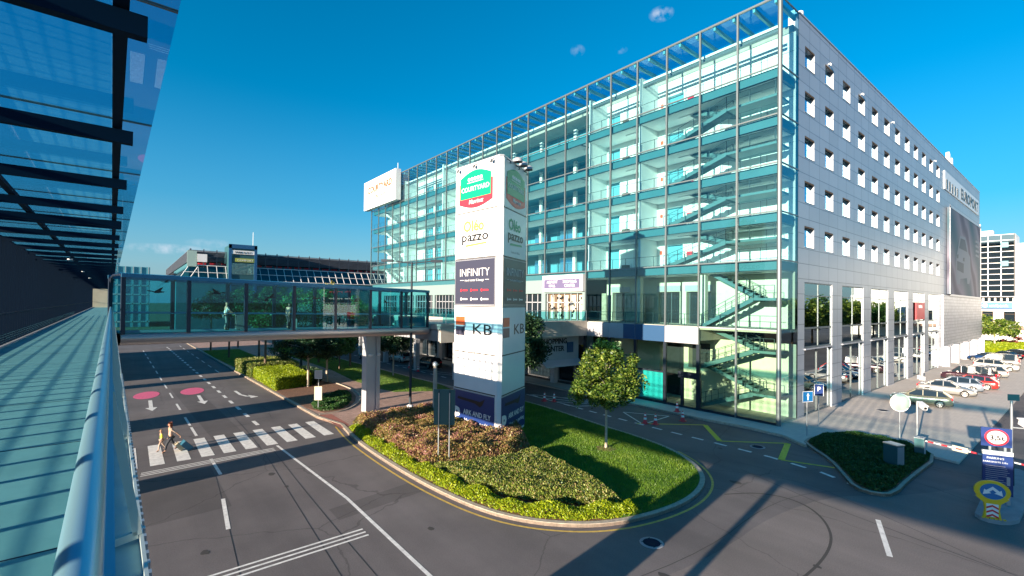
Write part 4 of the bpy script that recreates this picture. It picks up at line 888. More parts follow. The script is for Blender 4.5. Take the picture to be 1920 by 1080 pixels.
    for i in range(3):
        a = .8+i*(L-1.6)/2; m = MB(); m.add([pt(a-.13, 18.5, .28), pt(a+.13, 18.5, .28), pt(a+.13, 18.72, .2), pt(a-.13, 18.72, .2), pt(a-.13, 18.52, .16), pt(a+.13, 18.52, .16)], [(0, 1, 2, 3), (0, 4, 5, 1)]); m.bar(pt(a, 18.8, 0), pt(a, 18.65, .24), .05, .05); m.build('floodlight', 'metal_dark_pole', PY)
face(A3, B3, 0); face(B3, C3, 1)
for i in range(3):
    p = B3.lerp(C3, .45+.22*i)+(Vector((B3.y-C3.y, C3.x-B3.x))).normalized()*(-.25); m = MB(); m.lathe((p.x, p.y, 18.95), [(.32, 0), (.34, .12), (.25, .26), (.08, .32)], 14); m.build('roof_lamp', 'grey_panel', PY)

# ------------------------------------------------------------------ street lamp, signs
LP = thing('street_lamp', 'tall grey double arm street lamp rising from the pink shrubs', 'street lamp', (18.05, 35.7, .13))
MB().tube([(0, 0, 0), (0, 0, 1.4), (0, 0, 12.4)], [.14, .11, .08], 12).build('pole', 'metal_dark_pole', LP)
MB().lathe((0, 0, 0), [(.28, 0), (.28, .5), (.16, .6)], 14).build('base', 'pylon_white', LP)
aw = Vector((rt.x, rt.y, 0)).normalized()
for s in (-1, 1):
    MB().tube([Vector((0, 0, 12.3)), aw*s*1.0+Vector((0, 0, 12.42)), aw*s*1.7+Vector((0, 0, 12.5))], .05, 8).build('arm', 'metal_dark_pole', LP)
    c = aw*s*2.05+Vector((0, 0, 12.5)); m = MB(); m.obox(c, aw, Vector((-aw.y, aw.x, 0)), Vector((0, 0, 1)), .95, .34, .2); m.obox(c-Vector((0, 0, .07)), aw, Vector((-aw.y, aw.x, 0)), Vector((0, 0, 1)), .6, .22, .04); m.build('lamp_head', 'dark_frame', LP)
LP2 = thing('street_lamp', 'weathered bollard lamp column close beside the sign tower', 'street lamp', (18.2, 31.9, .13)); 
MB().tube([(0, 0, 0), (0, 0, 3.6), (0, 0, 4.2)], [.16, .16, .12], 12).build('column', 'concrete', LP2); MB().lathe((0, 0, 4.2), [(.18, 0), (.2, .2), (.08, .32)], 12).build('lamp_head', 'metal_pole', LP2)
def sign_post(label, x, y, zb, h, w, hh, face_mat, yaw_, poles=((0, 0),), name='road_sign', cat='road sign', back='sign_back', pm='metal_pole', rad=.035, extra=None, rim='white'):
    t = thing(name, label, cat, (x, y, zb), yaw_)
    for px, _ in poles: MB().tube([(px, .035, 0), (px, .035, h+hh*.4)], rad, 8).build('post', pm, t)
    m = MB(); m.box(-w/2, w/2, -.03, 0, h-hh/2, h+hh/2); pl = m.build('plate', back, t)
    if face_mat:
        if rim: MB().box(-w/2, w/2, -.036, -.031, h-hh/2, h+hh/2).build('border', rim, pl)
        MB().box(-w/2+.03, w/2-.03, -.041, -.037, h-hh/2+.03, h+hh/2-.03).build('face', face_mat, pl)
    return t, pl
t, pl = sign_post('blue one way sign with white upward arrow at the corner bed', 37.0, 12.75, .12, 2.75, .95, .75, 'sign_blue', R(-22))
m = MB(); m.add([(-.05, -.046, 2.5), (.05, -.046, 2.5), (.05, -.046, 2.8), (.13, -.046, 2.8), (0, -.046, 3.02), (-.13, -.046, 2.8), (-.05, -.046, 2.8)], [tuple(range(7))]); m.build('arrow', 'white', pl)
t, pl = sign_post('narrow blue parking sign on a post beside the silver wall', 41.0, 13.35, .12, 2.7, .62, .9, 'sign_navy', R(-60))
text('P', .5, (0, -.05, 2.6), (1, 0, 0), (0, 0, 1), 'white', pl, th=.003)
MI = thing('traffic_mirror', 'round convex traffic mirror seen from behind on a pale post', 'traffic mirror', (40.8, 8.4, .12), R(-50))
MB().tube([(0, .05, 0), (0, .05, 2.95)], .045, 10).build('post', 'metal_pole', MI)
m = MB(); vs = [(.58*r*math.cos(a), -.16*(1-r*r)-.0, 2.6+.58*r*math.sin(a)) for r in (.02, .4, .7, .9, 1.0) for a in [2*math.pi*k/28 for k in range(28)]]
m.add(vs, [(i*28+k, i*28+(k+1) % 28, (i+1)*28+(k+1) % 28, (i+1)*28+k) for i in range(4) for k in range(28)], 0, True); mat('mirror_back', (.42, .56, .5), .4, .2); m.build('dome', 'mirror_back', MI)
m = MB(); m.tube([(.6*math.cos(a), .0, 2.6+.6*math.sin(a)) for a in [2*math.pi*k/28 for k in range(29)]], .025, 6); m.build('rim', 'white', MI)
def cam_post(label, x, y, zb, h, side, hz):
    t = thing('camera_post', label, 'camera post', (x, y, zb)); MB().tube([(0, 0, 0), (0, 0, h)], .055, 10).build('post', 'metal_pole', t)
    m = MB(); m.bar((0, 0, hz-.1), (side[0]*.5, side[1]*.5, hz-.1), .05, .05); m.build('bracket', 'metal_pole', t)
    d = Vector((-.75, -.6, -.25)).normalized(); c = Vector((side[0]*.5, side[1]*.5, hz+.1)); s_ = d.cross(Vector((0, 0, 1))).normalized(); n_ = s_.cross(d)
    m = MB(); m.obox(c, d, s_, n_, .62, .26, .26); m.obox(c+n_*.16-d*.04, d, s_, n_, .72, .34, .04); k_ = m.build('housing', 'pylon_white', t); m = MB(); m.obox(c+d*.32, d, s_, n_, .03, .16, .16); m.build('lens', 'black', k_); return t
cam_post('white security camera on a short post behind the corner bed', 41.0, 7.55, .12, 2.75, (.9, -.4), 2.35)
t = cam_post('white security camera on the tall mast of the barrier island', 35.2, 2.75, .16, 4.3, (.45, -1.0), 3.05)
m = MB(); m.tube([(0, 0, 0), (0, 0, 1.3)], .10, 10); m.build('mast_base', 'metal_dark_pole', t); m = MB(); m.obox((-.1, -.08, 4.5), (.6, -.75, 0), (.75, .6, 0), (0, 0, 1), .5, .05, .32); m.build('top_plate', 'sign_back', t)
t, pl = sign_post('large dark green sign back on two posts in the pink shrubs', 11.9, 19.6, .13, 3.3, 1.18, 1.95, None, R(-31), poles=((-.3, 0), (.3, 0)), back='sign_back')
t.location = (13.5, 22.6, .13); t.rotation_euler.z = R(138)
m = MB(); [m.box(x-.02, x+.02, .0, .03, 2.35, 4.25) for x in (-.3, .3)]; m.build('stiffener', 'metal_dark_pole', pl)
t, pl = sign_post('small grey sign and board on a post at the tip of the far bed', 12.3, 41.1, .13, 2.9, .62, .7, 'grey_panel', R(-35)); MB().box(-.32, .3, -.03, .0, .75, 1.9).build('lower_plate', 'cream_wall', pl)
# barrier island
def fdir(x, y): return math.atan2(y, x)+math.pi/2
IB = fdir(-30.0, -2.8)+math.pi
t = thing('keep_either_side_sign', 'yellow island bollard with blue disc and white split arrow', 'traffic bollard', (29.0, 2.85, .16), R(-66)); t.scale = (.98, .9, .8)
base = [(-.3, 0), (.3, 0), (.24, .45), (.28, .8), (.55, 1.1)]+[(.6*math.cos(a), 1.45+.56*math.sin(a)) for a in [R(-35)+R(250)*k/24 for k in range(25)]]+[(-.55, 1.1), (-.28, .8), (-.24, .45)]
m = MB(); n = len(base); m.add([(x, -.06, z) for x, z in base]+[(x, .06, z) for x, z in base], [tuple(range(n)), tuple(range(n, 2*n))[::-1]]+[(i, i+n, (i+1) % n+n, (i+1) % n) for i in range(n)]); bo = m.build('body', 'yellow_plastic', t)
MB().disc((0, -.07, 1.45), (1, 0, 0), (0, 0, 1), .47, 32).build('rim_ring', 'paint_lemon', t); MB().disc((0, -.085, 1.45), (1, 0, 0), (0, 0, 1), .42, 32).build('blue_disc', 'sign_blue', t)
m = MB()
for s in (-1, 1):
    P_ = [(0, 1.72), (s*.22, 1.5), (s*.28, 1.56), (s*.33, 1.26), (s*.05, 1.36), (s*.12, 1.42), (0, 1.55)]
    m.add([(x, -.105, z) for x, z in P_], [tuple(range(7)) if s < 0 else tuple(range(7))[::-1]])
m.build('split_arrow', 'white', t)
MB().box(-.2, .2, -.066, -.061, .08, .78).build('chevron_field', 'white', t)
m = MB()
for z in (.12, .36, .6):
    for s in (-1, 1): m.add([(0, -.07, z+.13), (s*.2, -.07, z), (s*.2, -.07, z-.1), (0, -.07, z+.03)], [(0, 1, 2, 3)])
m.build('chevrons', 'sign_red', t); m = MB(); [m.box(-.36+.14*i, -.28+.14*i, -.16, -.08, 0, .06) for i in range(6)]; m.build('foot', 'yellow_plastic', t)
t = thing('tariff_board', 'tall navy parking tariff board with white lines of text on the island', 'information board', (31.3, 2.9, .16), R(-66)); t.scale = (.84, .84, .757)
m = MB(); m.box(-.62, .62, -.06, .06, .55, 3.1); p = m.build('board', 'sign_navy', t); MB().box(-.62, .62, -.08, .08, 2.98, 3.22).build('header', 'white', t); [MB().box(a, a+.15, -.07, .0, .0, .55).build('foot', 'metal_pole', t) for a in (.35, -.5)]
text('PARKING', .17, (-.1, -.065, 2.72), (1, 0, 0), (0, 0, 1), 'white', p, th=.002); text('PARKOVISTE 2 Kc', .13, (-.1, -.065, 2.5), (1, 0, 0), (0, 0, 1), 'white', p, th=.002)
m = MB(); random.seed(5)
for i in range(12): a = -.5; b = a+.5+.5*random.random(); m.box(a, b, -.066, -.062, 2.3-.12*i, 2.325-.12*i)
m.box(.36, .5, -.066, -.062, 1.2, 1.7); m.build('text_lines', 'grey_panel', p)
MB().box(-.36, -.26, -.04, .04, 3.2, 3.5).box(.26, .36, -.04, .04, 3.2, 3.5).build('bracket', 'metal_pole', t)
m = MB(); m.box(-.68, .58, -.05, .03, 3.48, 4.62); p = m.build('limit_plate', 'sign_navy', t); MB().disc((-.05, -.07, 4.05), (1, 0, 0), (0, 0, 1), .5, 32).build('red_ring', 'sign_red', p); MB().disc((-.05, -.085, 4.05), (1, 0, 0), (0, 0, 1), .4, 32).build('white_disc', 'white', p); text('3,5t', .4, (-.05, -.115, 3.91), (1, 0, 0), (0, 0, 1), 'black', p, th=.004, bold=.03)
def cabinet(label, x, y, zb, w, d, h, rz, name='barrier_cabinet'):
    t = thing(name, label, 'cabinet', (x, y, zb), rz); m = MB(); m.box(-w/2, w/2, -d/2, d/2, 0, h); m.build('housing', 'sign_back', t); MB().box(-w/2-.02, w/2+.02, -d/2-.02, d/2+.02, h, h+.05).build('lid', 'metal_pole', t); MB().box(-w/2+.04, w/2-.04, -d/2-.012, -d/2-.002, .1, h-.08).build('door', 'metal_pole', t); return t
cabinet('grey ticket cabinet standing alone in the dark green ground cover', 33.6, 7.2, .13, .55, .75, 1.35, R(-25)); 
g = cabinet('grey barrier motor box at the edge of the corner bed', 37.4, 6.75, .13, .5, .45, 1.15, R(0)); cabinet('grey barrier motor box behind the blue tariff board', 34.4, 3.1, .16, .5, .45, 1.3, R(0))
t = thing('barrier', 'red and white striped barrier pole across the car park entry', 'barrier', (37.2, 6.45, 1.2)); p0, p1 = Vector((0, 0, 0)), Vector((-2.6, -5.9, .1))
MB().bar(p0, p1, .045, .07).build('pole', 'white', t); m = MB(); [m.bar(p0.lerp(p1, (i+.15)/9), p0.lerp(p1, (i+.6)/9), .05, .075) for i in range(9)]; m.build('stripes', 'cone_red', t)
m = MB(); c = p0.lerp(p1, .27); m.obox(c, (p1-p0).normalized(), Vector((0, 0, 1)), (p1-p0).cross(Vector((0, 0, 1))).normalized(), .75, .3, .04); m.build('warning_plate', 'cream_wall', t)

# cones
def make_cone():
    t = thing('traffic_cone', 'c', 'traffic cone', (0, 0, 0), 0, 'red and white traffic cones'); MB().box(-.19, .19, -.19, .19, 0, .04).build('base', 'cone_red', t)
    m = MB(); m.lathe((0, 0, .04), [(.14, 0), (.11, .2), (.075, .42), (.03, .68)], 14); m.build('body', 'cone_red', t); m = MB(); m.lathe((0, 0, .04), [(.108, .24), (.085, .38)], 14); m.lathe((0, 0, .04), [(.07, .48), (.05, .6)], 14); m.build('white_band', 'white', t); return t
cones = [((31.05, 21.95, .0), 'cone on the left corner of the white triangle marking'), ((31.45, 21.3, .0), 'cone at the start of the yellow zigzag line'), ((36.2, 22.4, .12), 'all red cone up on the pavement by the glass wall'), ((34.1, 20.6, 0), 'cone by the kerb inside the zigzag area'), ((30.4, 32.7, 0), 'left cone of the pair on the far hatched marking'), ((31.0, 32.0, 0), 'right cone of the pair on the far hatched marking'), ((30.3, 60.3, 0), 'farther cone beside the dark parked car under the terrace'), ((29.6, 56.4, 0), 'nearer cone in front of the dark parked car under the terrace')]
c0 = make_cone()
for i, (p, l) in enumerate(cones):
    c = c0 if i == 0 else dup(c0); c.location = p; c['label'] = 'red and white '+l if 'all red' not in l else l; s = 1.15; c.scale = (s, s, s)
for ch in cones and c0.children: pass

# ------------------------------------------------------------------ cars
def carmat(n, c, metal=.3): return mat(n, c, .25, metal, coat=.8)
PROF = {  # x from nose (0) to tail, fraction of length
 'hatch': dict(L=4.45, W=1.78, H=1.48, low=[(0, .45, .62), (.02, .3, .72), (.12, .2, .86), (.27, .2, .96), (.5, .2, .95), (.8, .2, 1.0), (.95, .22, 1.02), (.99, .3, .95), (1, .42, .7)], top=[(.25, .95), (.42, 1.42), (.6, 1.48), (.85, 1.38), (.97, 1.0)]),
 'sedan': dict(L=4.6, W=1.8, H=1.44, low=[(0, .42, .6), (.02, .3, .7), (.12, .2, .82), (.27, .2, .93), (.5, .2, .94), (.8, .2, .98), (.95, .22, .97), (.99, .3, .9), (1, .42, .65)], top=[(.26, .92), (.42, 1.38), (.58, 1.44), (.7, 1.36), (.87, .98)]),
 'wagon': dict(L=4.7, W=1.8, H=1.5, low=[(0, .42, .62), (.02, .3, .72), (.12, .2, .84), (.26, .2, .94), (.5, .2, .95), (.8, .2, 1.0), (.96, .22, 1.02), (.99, .3, .98), (1, .42, .7)], top=[(.25, .93), (.4, 1.42), (.6, 1.5), (.88, 1.44), (.98, 1.02)]),
 'van': dict(L=5.1, W=1.92, H=1.95, low=[(0, .45, .75), (.02, .3, .9), (.1, .22, 1.05), (.2, .22, 1.12), (.5, .22, 1.12), (.8, .22, 1.14), (.97, .24, 1.15), (.99, .3, 1.1), (1, .42, .9)], top=[(.17, 1.1), (.32, 1.82), (.45, 1.95), (.9, 1.93), (.985, 1.2)])}
def interp(pts, x):
    for (a, *va), (b, *vb) in zip(pts, pts[1:]):
        if a <= x <= b: t = (x-a)/(b-a+1e-9); return [p+(q-p)*t for p, q in zip(va, vb)]
    return list(pts[-1][1:]) if x > pts[-1][0] else list(pts[0][1:])
def make_car(label, kind, paint, loc, rz, group='cars parked in front of the silver wall', parts=True):
    P = PROF[kind]; L, Wd, Hh = P['L'], P['W']/2, P['H']; t = thing('parked_van' if kind == 'van' else 'parked_car', label, 'van' if kind == 'van' else 'car', loc, rz, group)
    st = sorted({a for a, *_ in P['low']} | {i/16 for i in range(17)}); vs = []; n = 9; m = MB()
    for f in st:
        zb, zt = interp(P['low'], f); e = 1-max(0, .08-f)*1.6-max(0, f-.93)*1.3; w = Wd*e; x = f*L
        prof = [(0, zb), (w*.86, zb), (w*.97, zb+.1), (w, zb+(zt-zb)*.45), (w*.985, zb+(zt-zb)*.72), (w*.93, zt-.04), (w*.84, zt), (w*.4, zt+.02), (0, zt+.025)]
        vs += [(x, y, z) for y, z in prof]+[(x, -y, z) for y, z in prof[1:-1]][::-1]
    k = 2*n-2
    for i in range(len(st)-1):
        for j in range(k): a, b = i*k+j, i*k+(j+1) % k; m.add([], []); m.f.append((a, b, b+k, a+k)); m.m.append(0); m.sm.append(True)
    m.v = vs; m.f += [tuple(range(k)), tuple(range((len(st)-1)*k, len(st)*k))[::-1]]; m.m += [0, 0]; m.sm += [False]*2
    body = m.build('body', paint, t)
    T = P['top']; zs = [interp(P['low'], a)[1] for a, _ in T]; m = MB(); g = MB(); sec = []
    for (f, z), zl in zip(T, zs): sec.append((f*L, z, zl))
    def ring(f, frac):  # greenhouse section half width at height fraction
        return Wd*(.86-.17*frac)
    xs = [s[0] for s in sec]
    # glass hull
    bl = [(s[0], Wd*.84, s[2]-.02) for s in sec]; tp = [(s[0], ring(0, (s[1]-s[2])/(Hh-1)), s[1]) for s in sec]
    for sg in (1, -1):
        for i in range(len(sec)-1): g.add([(bl[i][0], sg*bl[i][1], bl[i][2]), (bl[i+1][0], sg*bl[i+1][1], bl[i+1][2]), (tp[i+1][0], sg*tp[i+1][1], tp[i+1][2]), (tp[i][0], sg*tp[i][1], tp[i][2])], [(0, 1, 2, 3) if sg < 0 else (3, 2, 1, 0)])
    for i in (0, len(sec)-2):
        g.add([(tp[i][0], tp[i][1], tp[i][2]), (tp[i][0], -tp[i][1], tp[i][2]), (tp[i+1][0], -tp[i+1][1], tp[i+1][2]), (tp[i+1][0], tp[i+1][1], tp[i+1][2])], [(0, 1, 2, 3)], 0, True)
    gl = g.build('windows', 'window_dark', t)
    r_ = MB()
    for i in range(1, len(sec)-2):
        a, b = tp[i], tp[i+1]; mz = .035
        r_.add([(a[0], a[1]+.01, a[2]-.03), (b[0], b[1]+.01, b[2]-.03), (b[0], b[1]*.8, b[2]+mz), (a[0], a[1]*.8, a[2]+mz), (a[0], -a[1]*.8, a[2]+mz), (b[0], -b[1]*.8, b[2]+mz), (b[0], -b[1]-.01, b[2]-.03), (a[0], -a[1]-.01, a[2]-.03)], [(0, 1, 2, 3), (3, 2, 5, 4), (4, 5, 6, 7)], 0, True)
    for sg in (1, -1):
        for i in (0, len(sec)-2):
            r_.bar((bl[i][0], sg*(bl[i][1]+.005), bl[i][2]), (tp[i+1][0], sg*(tp[i+1][1]+.01), tp[i+1][2]), .05, .06) if i == 0 else r_.bar((tp[i][0], sg*(tp[i][1]+.01), tp[i][2]), (bl[i+1][0], sg*(bl[i+1][1]+.005), bl[i+1][2]), .05, .07)
        for f in ((.54, .76) if kind != 'van' else (.38, .62)):
            x = f*L; 
            z = interp([(s[0], s[1]) for s in sec], x)[0]; zl = interp([(s[0], s[2]) for s in sec], x)[0]
            r_.bar((x, sg*(Wd*.84+.006), zl), (x, sg*(ring(0, (z-zl)/(Hh-1))+.012), z), .05, .08)
    r_.build('roof', paint, t)
    for x in (.19*L, .8*L):
        for sg in (1, -1):
            m = MB(); m.disc((x, sg*(Wd-.0), .36), (1, 0, 0), (0, 0, 1), .385, 20, th=.03); 
            w_ = MB(); w_.tube([(x, sg*(Wd-.18), .33), (x, sg*(Wd+.02), .33)], .325, 20); wo_ = w_.build('wheel', 'rubber', t); m.build('arch', 'black', wo_)
            q = MB(); q.disc((x, sg*(Wd+.027), .33), (1, 0, 0), (0, 0, 1), .06, 10)
            for s in range(7): a = s*2*math.pi/7; q.bar((x, sg*(Wd+.028), .33), (x+.2*math.cos(a), sg*(Wd+.028), .33+.2*math.sin(a)), .05, .03)
            q.tube([(x+.215*math.cos(a), sg*(Wd+.026), .33+.215*math.sin(a)) for a in [2*math.pi*k_/20 for k_ in range(21)]], .02, 5); q.build('rim', 'rim', wo_)
    for sg in (1, -1):
        m = MB(); m.obox((L*.985, sg*Wd*.72, .86 if kind != 'van' else 1.0), (1, 0, 0), (0, 1, 0), (0, 0, 1), .12, .36, .2 if kind != 'van' else .5); m.build('tail_light', 'lamp_red', t)
        m = MB(); m.obox((L*.025, sg*Wd*.68, .64 if kind != 'van' else .8), (1, 0, 0), (0, 1, 0), (0, 0, 1), .14, .36, .15); m.build('headlight', 'lamp_clear', t)
        m = MB(); m.obox((L*.31, sg*(Wd+.08), 1.0 if kind != 'van' else 1.2), (1, 0, 0), (0, 1, 0), (0, 0, 1), .12, .2, .13); m.build('door_mirror', paint, t)
        m = MB(); [m.box(L*f, L*f+.012, sg*(Wd+.001)-.003, sg*(Wd+.001)+.003, .35, .9) for f in (.34, .54, .74)]; m.build('door_seams', 'black', t)
    m = MB(); m.box(L-.0, L+.02, -.26, .26, .55, .66); m.build('number_plate', 'white', t); m = MB(); m.box(-.02, .03, -.5, .5, .42, .58); m.build('grille', 'black', t)
    MB().box(L*.93, L+.01, -Wd*.8, Wd*.8, .24, .34).build('bumper_trim', 'black', t); MB().box(0, .07*L, -Wd*.78, Wd*.78, .22, .32).build('bumper_trim', 'black', t)
    return t
for n, c, me in (('paint_olive', (.2, .19, .135), .2), ('paint_silver', (.34, .34, .33), .4), ('paint_bluesilver', (.26, .31, .38), .4), ('paint_red', (.5, .025, .02), .1), ('paint_plum', (.05, .02, .03), .3), ('paint_black', (.012, .012, .016), .2), ('paint_pearl', (.5, .49, .46), .1), ('paint_greyvan', (.2, .2, .2), .3), ('paint_blue', (.01, .05, .16), .3)): carmat(n, c, me)
CR = 'cars parked in front of the silver wall'
def place(label, kind, paint, x, y, heading, **k):   # centre of the car, heading of the nose
    P = PROF[kind]; h = R(heading); d = Vector((-math.cos(h), -math.sin(h))); o = Vector((x, y))-d*P['L']/2
    t = make_car(label, kind, paint, (o.x, o.y, k.pop('z', .125)), math.atan2(d.y, d.x), **k); return t
place('olive grey hatchback parked nearest the camera, nose to the wall', 'hatch', 'paint_olive', 57.7, 10.35, 97)
place('silver saloon parked with its bonnet outward next to the olive hatchback', 'sedan', 'paint_silver', 66.6, 9.9, -86)
place('blue silver hatchback parked between the silver saloon and the red car', 'hatch', 'paint_bluesilver', 71.2, 9.8, 94)
place('bright red hatchback showing only its tail', 'hatch', 'paint_red', 74.6, 9.0, 92)
place('long dark plum van with black windows', 'van', 'paint_plum', 80.8, 9.9, 86)
place('pale silver estate just behind the dark van', 'wagon', 'paint_silver', 88.3, 9.5, 93)
place('white estate car parked beyond the dark van', 'wagon', 'paint_pearl', 99.2, 9.3, -90)
place('grey van with a large dark side window', 'van', 'paint_greyvan', 106.2, 9.9, 90)
place('black saloon farthest away near the hedge', 'sedan', 'paint_black', 122, 10.4, 60)
place('dark blue hatchback partly hidden near the hedge', 'hatch', 'paint_blue', 114.5, 12.0, 80)
place('black car standing in the far shade near the frame edge', 'hatch', 'paint_black', 129, 9.6, 60)
G2 = 'cars parked in the lane under the terrace'
place('black estate car parked under the terrace by the cones', 'wagon', 'paint_black', 32.9, 59.6, 92, z=0., group=G2)
place('white estate car in the lane behind the black one', 'wagon', 'paint_pearl', 32.4, 67.5, 92, z=0., group=G2)
place('silver car half hidden behind the bridge pillar', 'hatch', 'paint_silver', 29.5, 73, 92, z=0., group=G2)

t = thing('notice_stand', 'small white notice stand on the pavement by the silver wall', 'sign', (77.6, 13.9, .125), R(20)); MB().box(-.7, .7, -.05, .05, .45, 1.5).build('panel', 'white', t)
for sx in (-.6, .55): MB().box(sx, sx+.06, -.3, .3, 0, .45).build('leg', 'metal_pole', t)
for i in range(3): MB().box(-.5, .5, -.06, -.052, .7+.25*i, .78+.25*i).build('text_line', 'grey_panel', t)
# ------------------------------------------------------------------ people
def skinmesh(name, joints, edges, matn, parent, sub=2):
    me = bpy.data.meshes.new(name); me.from_pydata([j[:3] for j in joints], edges, []); me.materials.append(MATS[matn]); o = bpy.data.objects.new(name, me); COL.objects.link(o); o.parent = parent
    o.modifiers.new('skin', 'SKIN').use_smooth_shade = True; s = o.modifiers.new('sub', 'SUBSURF'); s.levels = s.render_levels = sub
    sv = me.skin_vertices[0].data
    for i, j in enumerate(joints): r = j[3]; sv[i].radius = (r, r) if not isinstance(r, tuple) else r
    sv[0].use_root = True; return o
def person(label, loc, rz, scale=1., top='white', legs='black', hair='bark', pose=None, skirt=False, longhair=False, cat='person'):
    t = thing('person', label, cat, loc, rz); t.scale = (scale,)*3; p = dict(lf=(.3, 0), rf=(-.3, 0), lh=(.15, .75), rh=(-.2, .78), lean=.04); p.update(pose or {})
    hip = .92; sh = 1.42; ln = p['lean']
    J = [(0, 0, hip, (.15, .11)), (ln*.5, 0, 1.15, (.13, .10)), (ln, 0, 1.34, (.16, .11)), (ln, 0, 1.46, .055), (ln+.02, 0, 1.54, .055), (ln+.03, 0, 1.62, .095), (ln+.03, 0, 1.70, .085)]
    E = [(i, i+1) for i in range(6)]
    for s, (fx, fz), (hx, hz) in ((1, p['lf'], p['lh']), (-1, p['rf'], p['rh'])):
        b = len(J); kx = fx*.5+.06; J += [(0, s*.09, hip-.05, .085), (kx, s*.095, .5+fz*.4, .058), (fx-.03, s*.1, .09+fz, .038), (fx+.12, s*.11, .03+fz, .035)]; E += [(0, b), (b, b+1), (b+1, b+2), (b+2, b+3)]
        b = len(J); ex = ln+(hx-ln)*.42-.05; J += [(ln, s*.19, sh-.04, .055), (ex, s*.23, (sh+hz)/2, .04), (hx, s*.22, hz, .028), (hx+.04, s*.22, hz-.08, .03)]; E += [(2, b), (b, b+1), (b+1, b+2), (b+2, b+3)]
    skinmesh('body', J, E, 'skin', t)
    a = [J[0][:3]+((.165, .125),), J[1][:3]+((.15, .118),), J[2][:3]+((.175, .125),)]; e = [(0, 1), (1, 2)]
    for i, b in ((0, 11), (1, 19)):
        sj = J[b][:3]; ej = J[b+1][:3]; n0 = len(a); a += [sj+(.068,), ej+(.052,)]; e += [(2, n0), (n0, n0+1)]
    skinmesh('shirt', a, e, top, t)
    if skirt: m = MB(); m.lathe((0, 0, .42), [(.26, 0), (.22, .2), (.17, .5)], 14); m.build('skirt', legs, t)
    else:
        a = [(0, 0, hip+.03, (.165, .125))]; e = []
        for b in (7, 15): n0 = len(a); a += [J[b][:3]+(.1,), J[b+1][:3]+(.072,), (J[b+2][0], J[b+2][1], J[b+2][2]+.04, .055)]; e += [(0, n0), (n0, n0+1), (n0+1, n0+2)]
        skinmesh('trousers', a, e, legs, t)
    for b in (9, 17): skinmesh('shoe', [J[b][:2]+(J[b][2]-.03, .05), J[b+1][:3]+(.045,)], [(0, 1)], 'black', t, 1)
    hx = ln+.03; hj = [(hx-.03, 0, 1.66, .1), (hx-.02, 0, 1.74, .09)]+([(hx-.09, 0, 1.55, .06), (hx-.1, 0, 1.4, .045)] if longhair else []); skinmesh('hair', hj, [(0, 1)]+([(0, 2), (2, 3)] if longhair else []), hair, t, 1)
    m = MB(); [m.obox((hx+.098, s*.035, 1.655), (1, 0, 0), (0, 1, 0), (0, 0, 1), .012, .022, .012) for s in (-1, 1)]; m.obox((hx+.09, 0, 1.585), (1, 0, 0), (0, 1, 0), (0, 0, 1), .012, .045, .01); m.build('eyes_and_mouth', 'black', t)
    m = MB(); m.obox((hx+.11, 0, 1.625), (1, 0, 0), (0, 1, 0), (0, 0, 1), .03, .02, .045); m.build('nose', 'skin', t)
    return t
mat('hair_auburn', (.18, .04, .015), .6); mat('hair_fair', (.4, .24, .1), .6); mat('shirt_lime', (.45, .6, .05), .7); mat('cardigan', (.42, .32, .26), .8); mat('shirt_white', (.6, .66, .68), .8); mat('slacks_dark', (.03, .035, .045), .8); mat('slacks_grey', (.12, .17, .18), .8)
mat('case_blue', (.03, .13, .2), .5); mat('case_sand', (.42, .36, .26), .7)
person('woman in a pinkish cardigan pulling luggage over the crossing', (1.95, 35.25, 0), R(190), 1.0, 'cardigan', 'slacks_dark', 'hair_auburn', dict(lf=(.34, 0), rf=(-.32, .08), lh=(-.45, .85), rh=(.1, .8)), longhair=True)
person('small child in a lime green top walking beside the woman', (1.52, 35.75, 0), R(190), .74, 'shirt_lime', 'cardigan', 'hair_fair', dict(lf=(.25, 0), rf=(-.28, .06)), skirt=False)
def suitcase(label, loc, rz, matn, w=.42, h=.62, d=.26, tilt=35):
    t = thing('suitcase', label, 'suitcase', loc, rz); t.rotation_euler = (0, R(tilt), rz); m = MB(); m.box(-d/2, d/2, -w/2, w/2, .06, h); m.build('shell', matn, t); m = MB(); [m.box(-d/2-.01, d/2+.01, y-.02, y+.02, .1, h-.05) for y in (-w*.3, 0, w*.3)]; m.build('ribs', 'slacks_dark', t)
    m = MB(); m.tube([(-d/2, -.12, h), (-d/2, -.12, h+.42), (-d/2, .12, h+.42), (-d/2, .12, h)], .012, 6); m.build('handle', 'black', t); m = MB(); [m.tube([(-.1, y-.02, .05), (-.1, y+.02, .05)], .05, 10) for y in (-w*.4, w*.4)]; m.build('wheels', 'rubber', t); return t
suitcase('dark blue wheeled suitcase trailing behind the woman', (2.95, 34.95, .02), R(10), 'case_blue', .5, .7, .32, -42)
suitcase('sand coloured bag stacked between woman and blue suitcase', (2.55, 35.15, .05), R(10), 'case_sand', .4, .55, .25, -40)
def onbridge(x, y): q = BA+bd*x+bn*y; return (q.x, q.y, bz(x)+.68)
person('man in a white shirt and grey trousers inside the footbridge', onbridge(5.35, 1.2), math.atan2(bd.y, bd.x), 1.02, 'shirt_white', 'slacks_grey', 'black', dict(lf=(.12, 0), rf=(-.05, 0), lh=(.4, 1.02), rh=(.38, 1.0)))
person('traveller in dark clothes standing inside the footbridge', onbridge(9.35, 1.4), math.atan2(bd.y, bd.x)+R(20), 1.05, 'slacks_dark', 'slacks_dark', 'black', dict(lf=(.05, 0), rf=(-.05, 0)))
suitcase('large dark trolley case pushed by the man in white on the bridge', onbridge(6.2, 1.2), 0, 'slacks_grey', .6, .95, .5, 0)
suitcase('pale blue upright case beside the dark clothed traveller', onbridge(9.45, .8), 0, 'mirror_back', .35, .7, .3, 0)

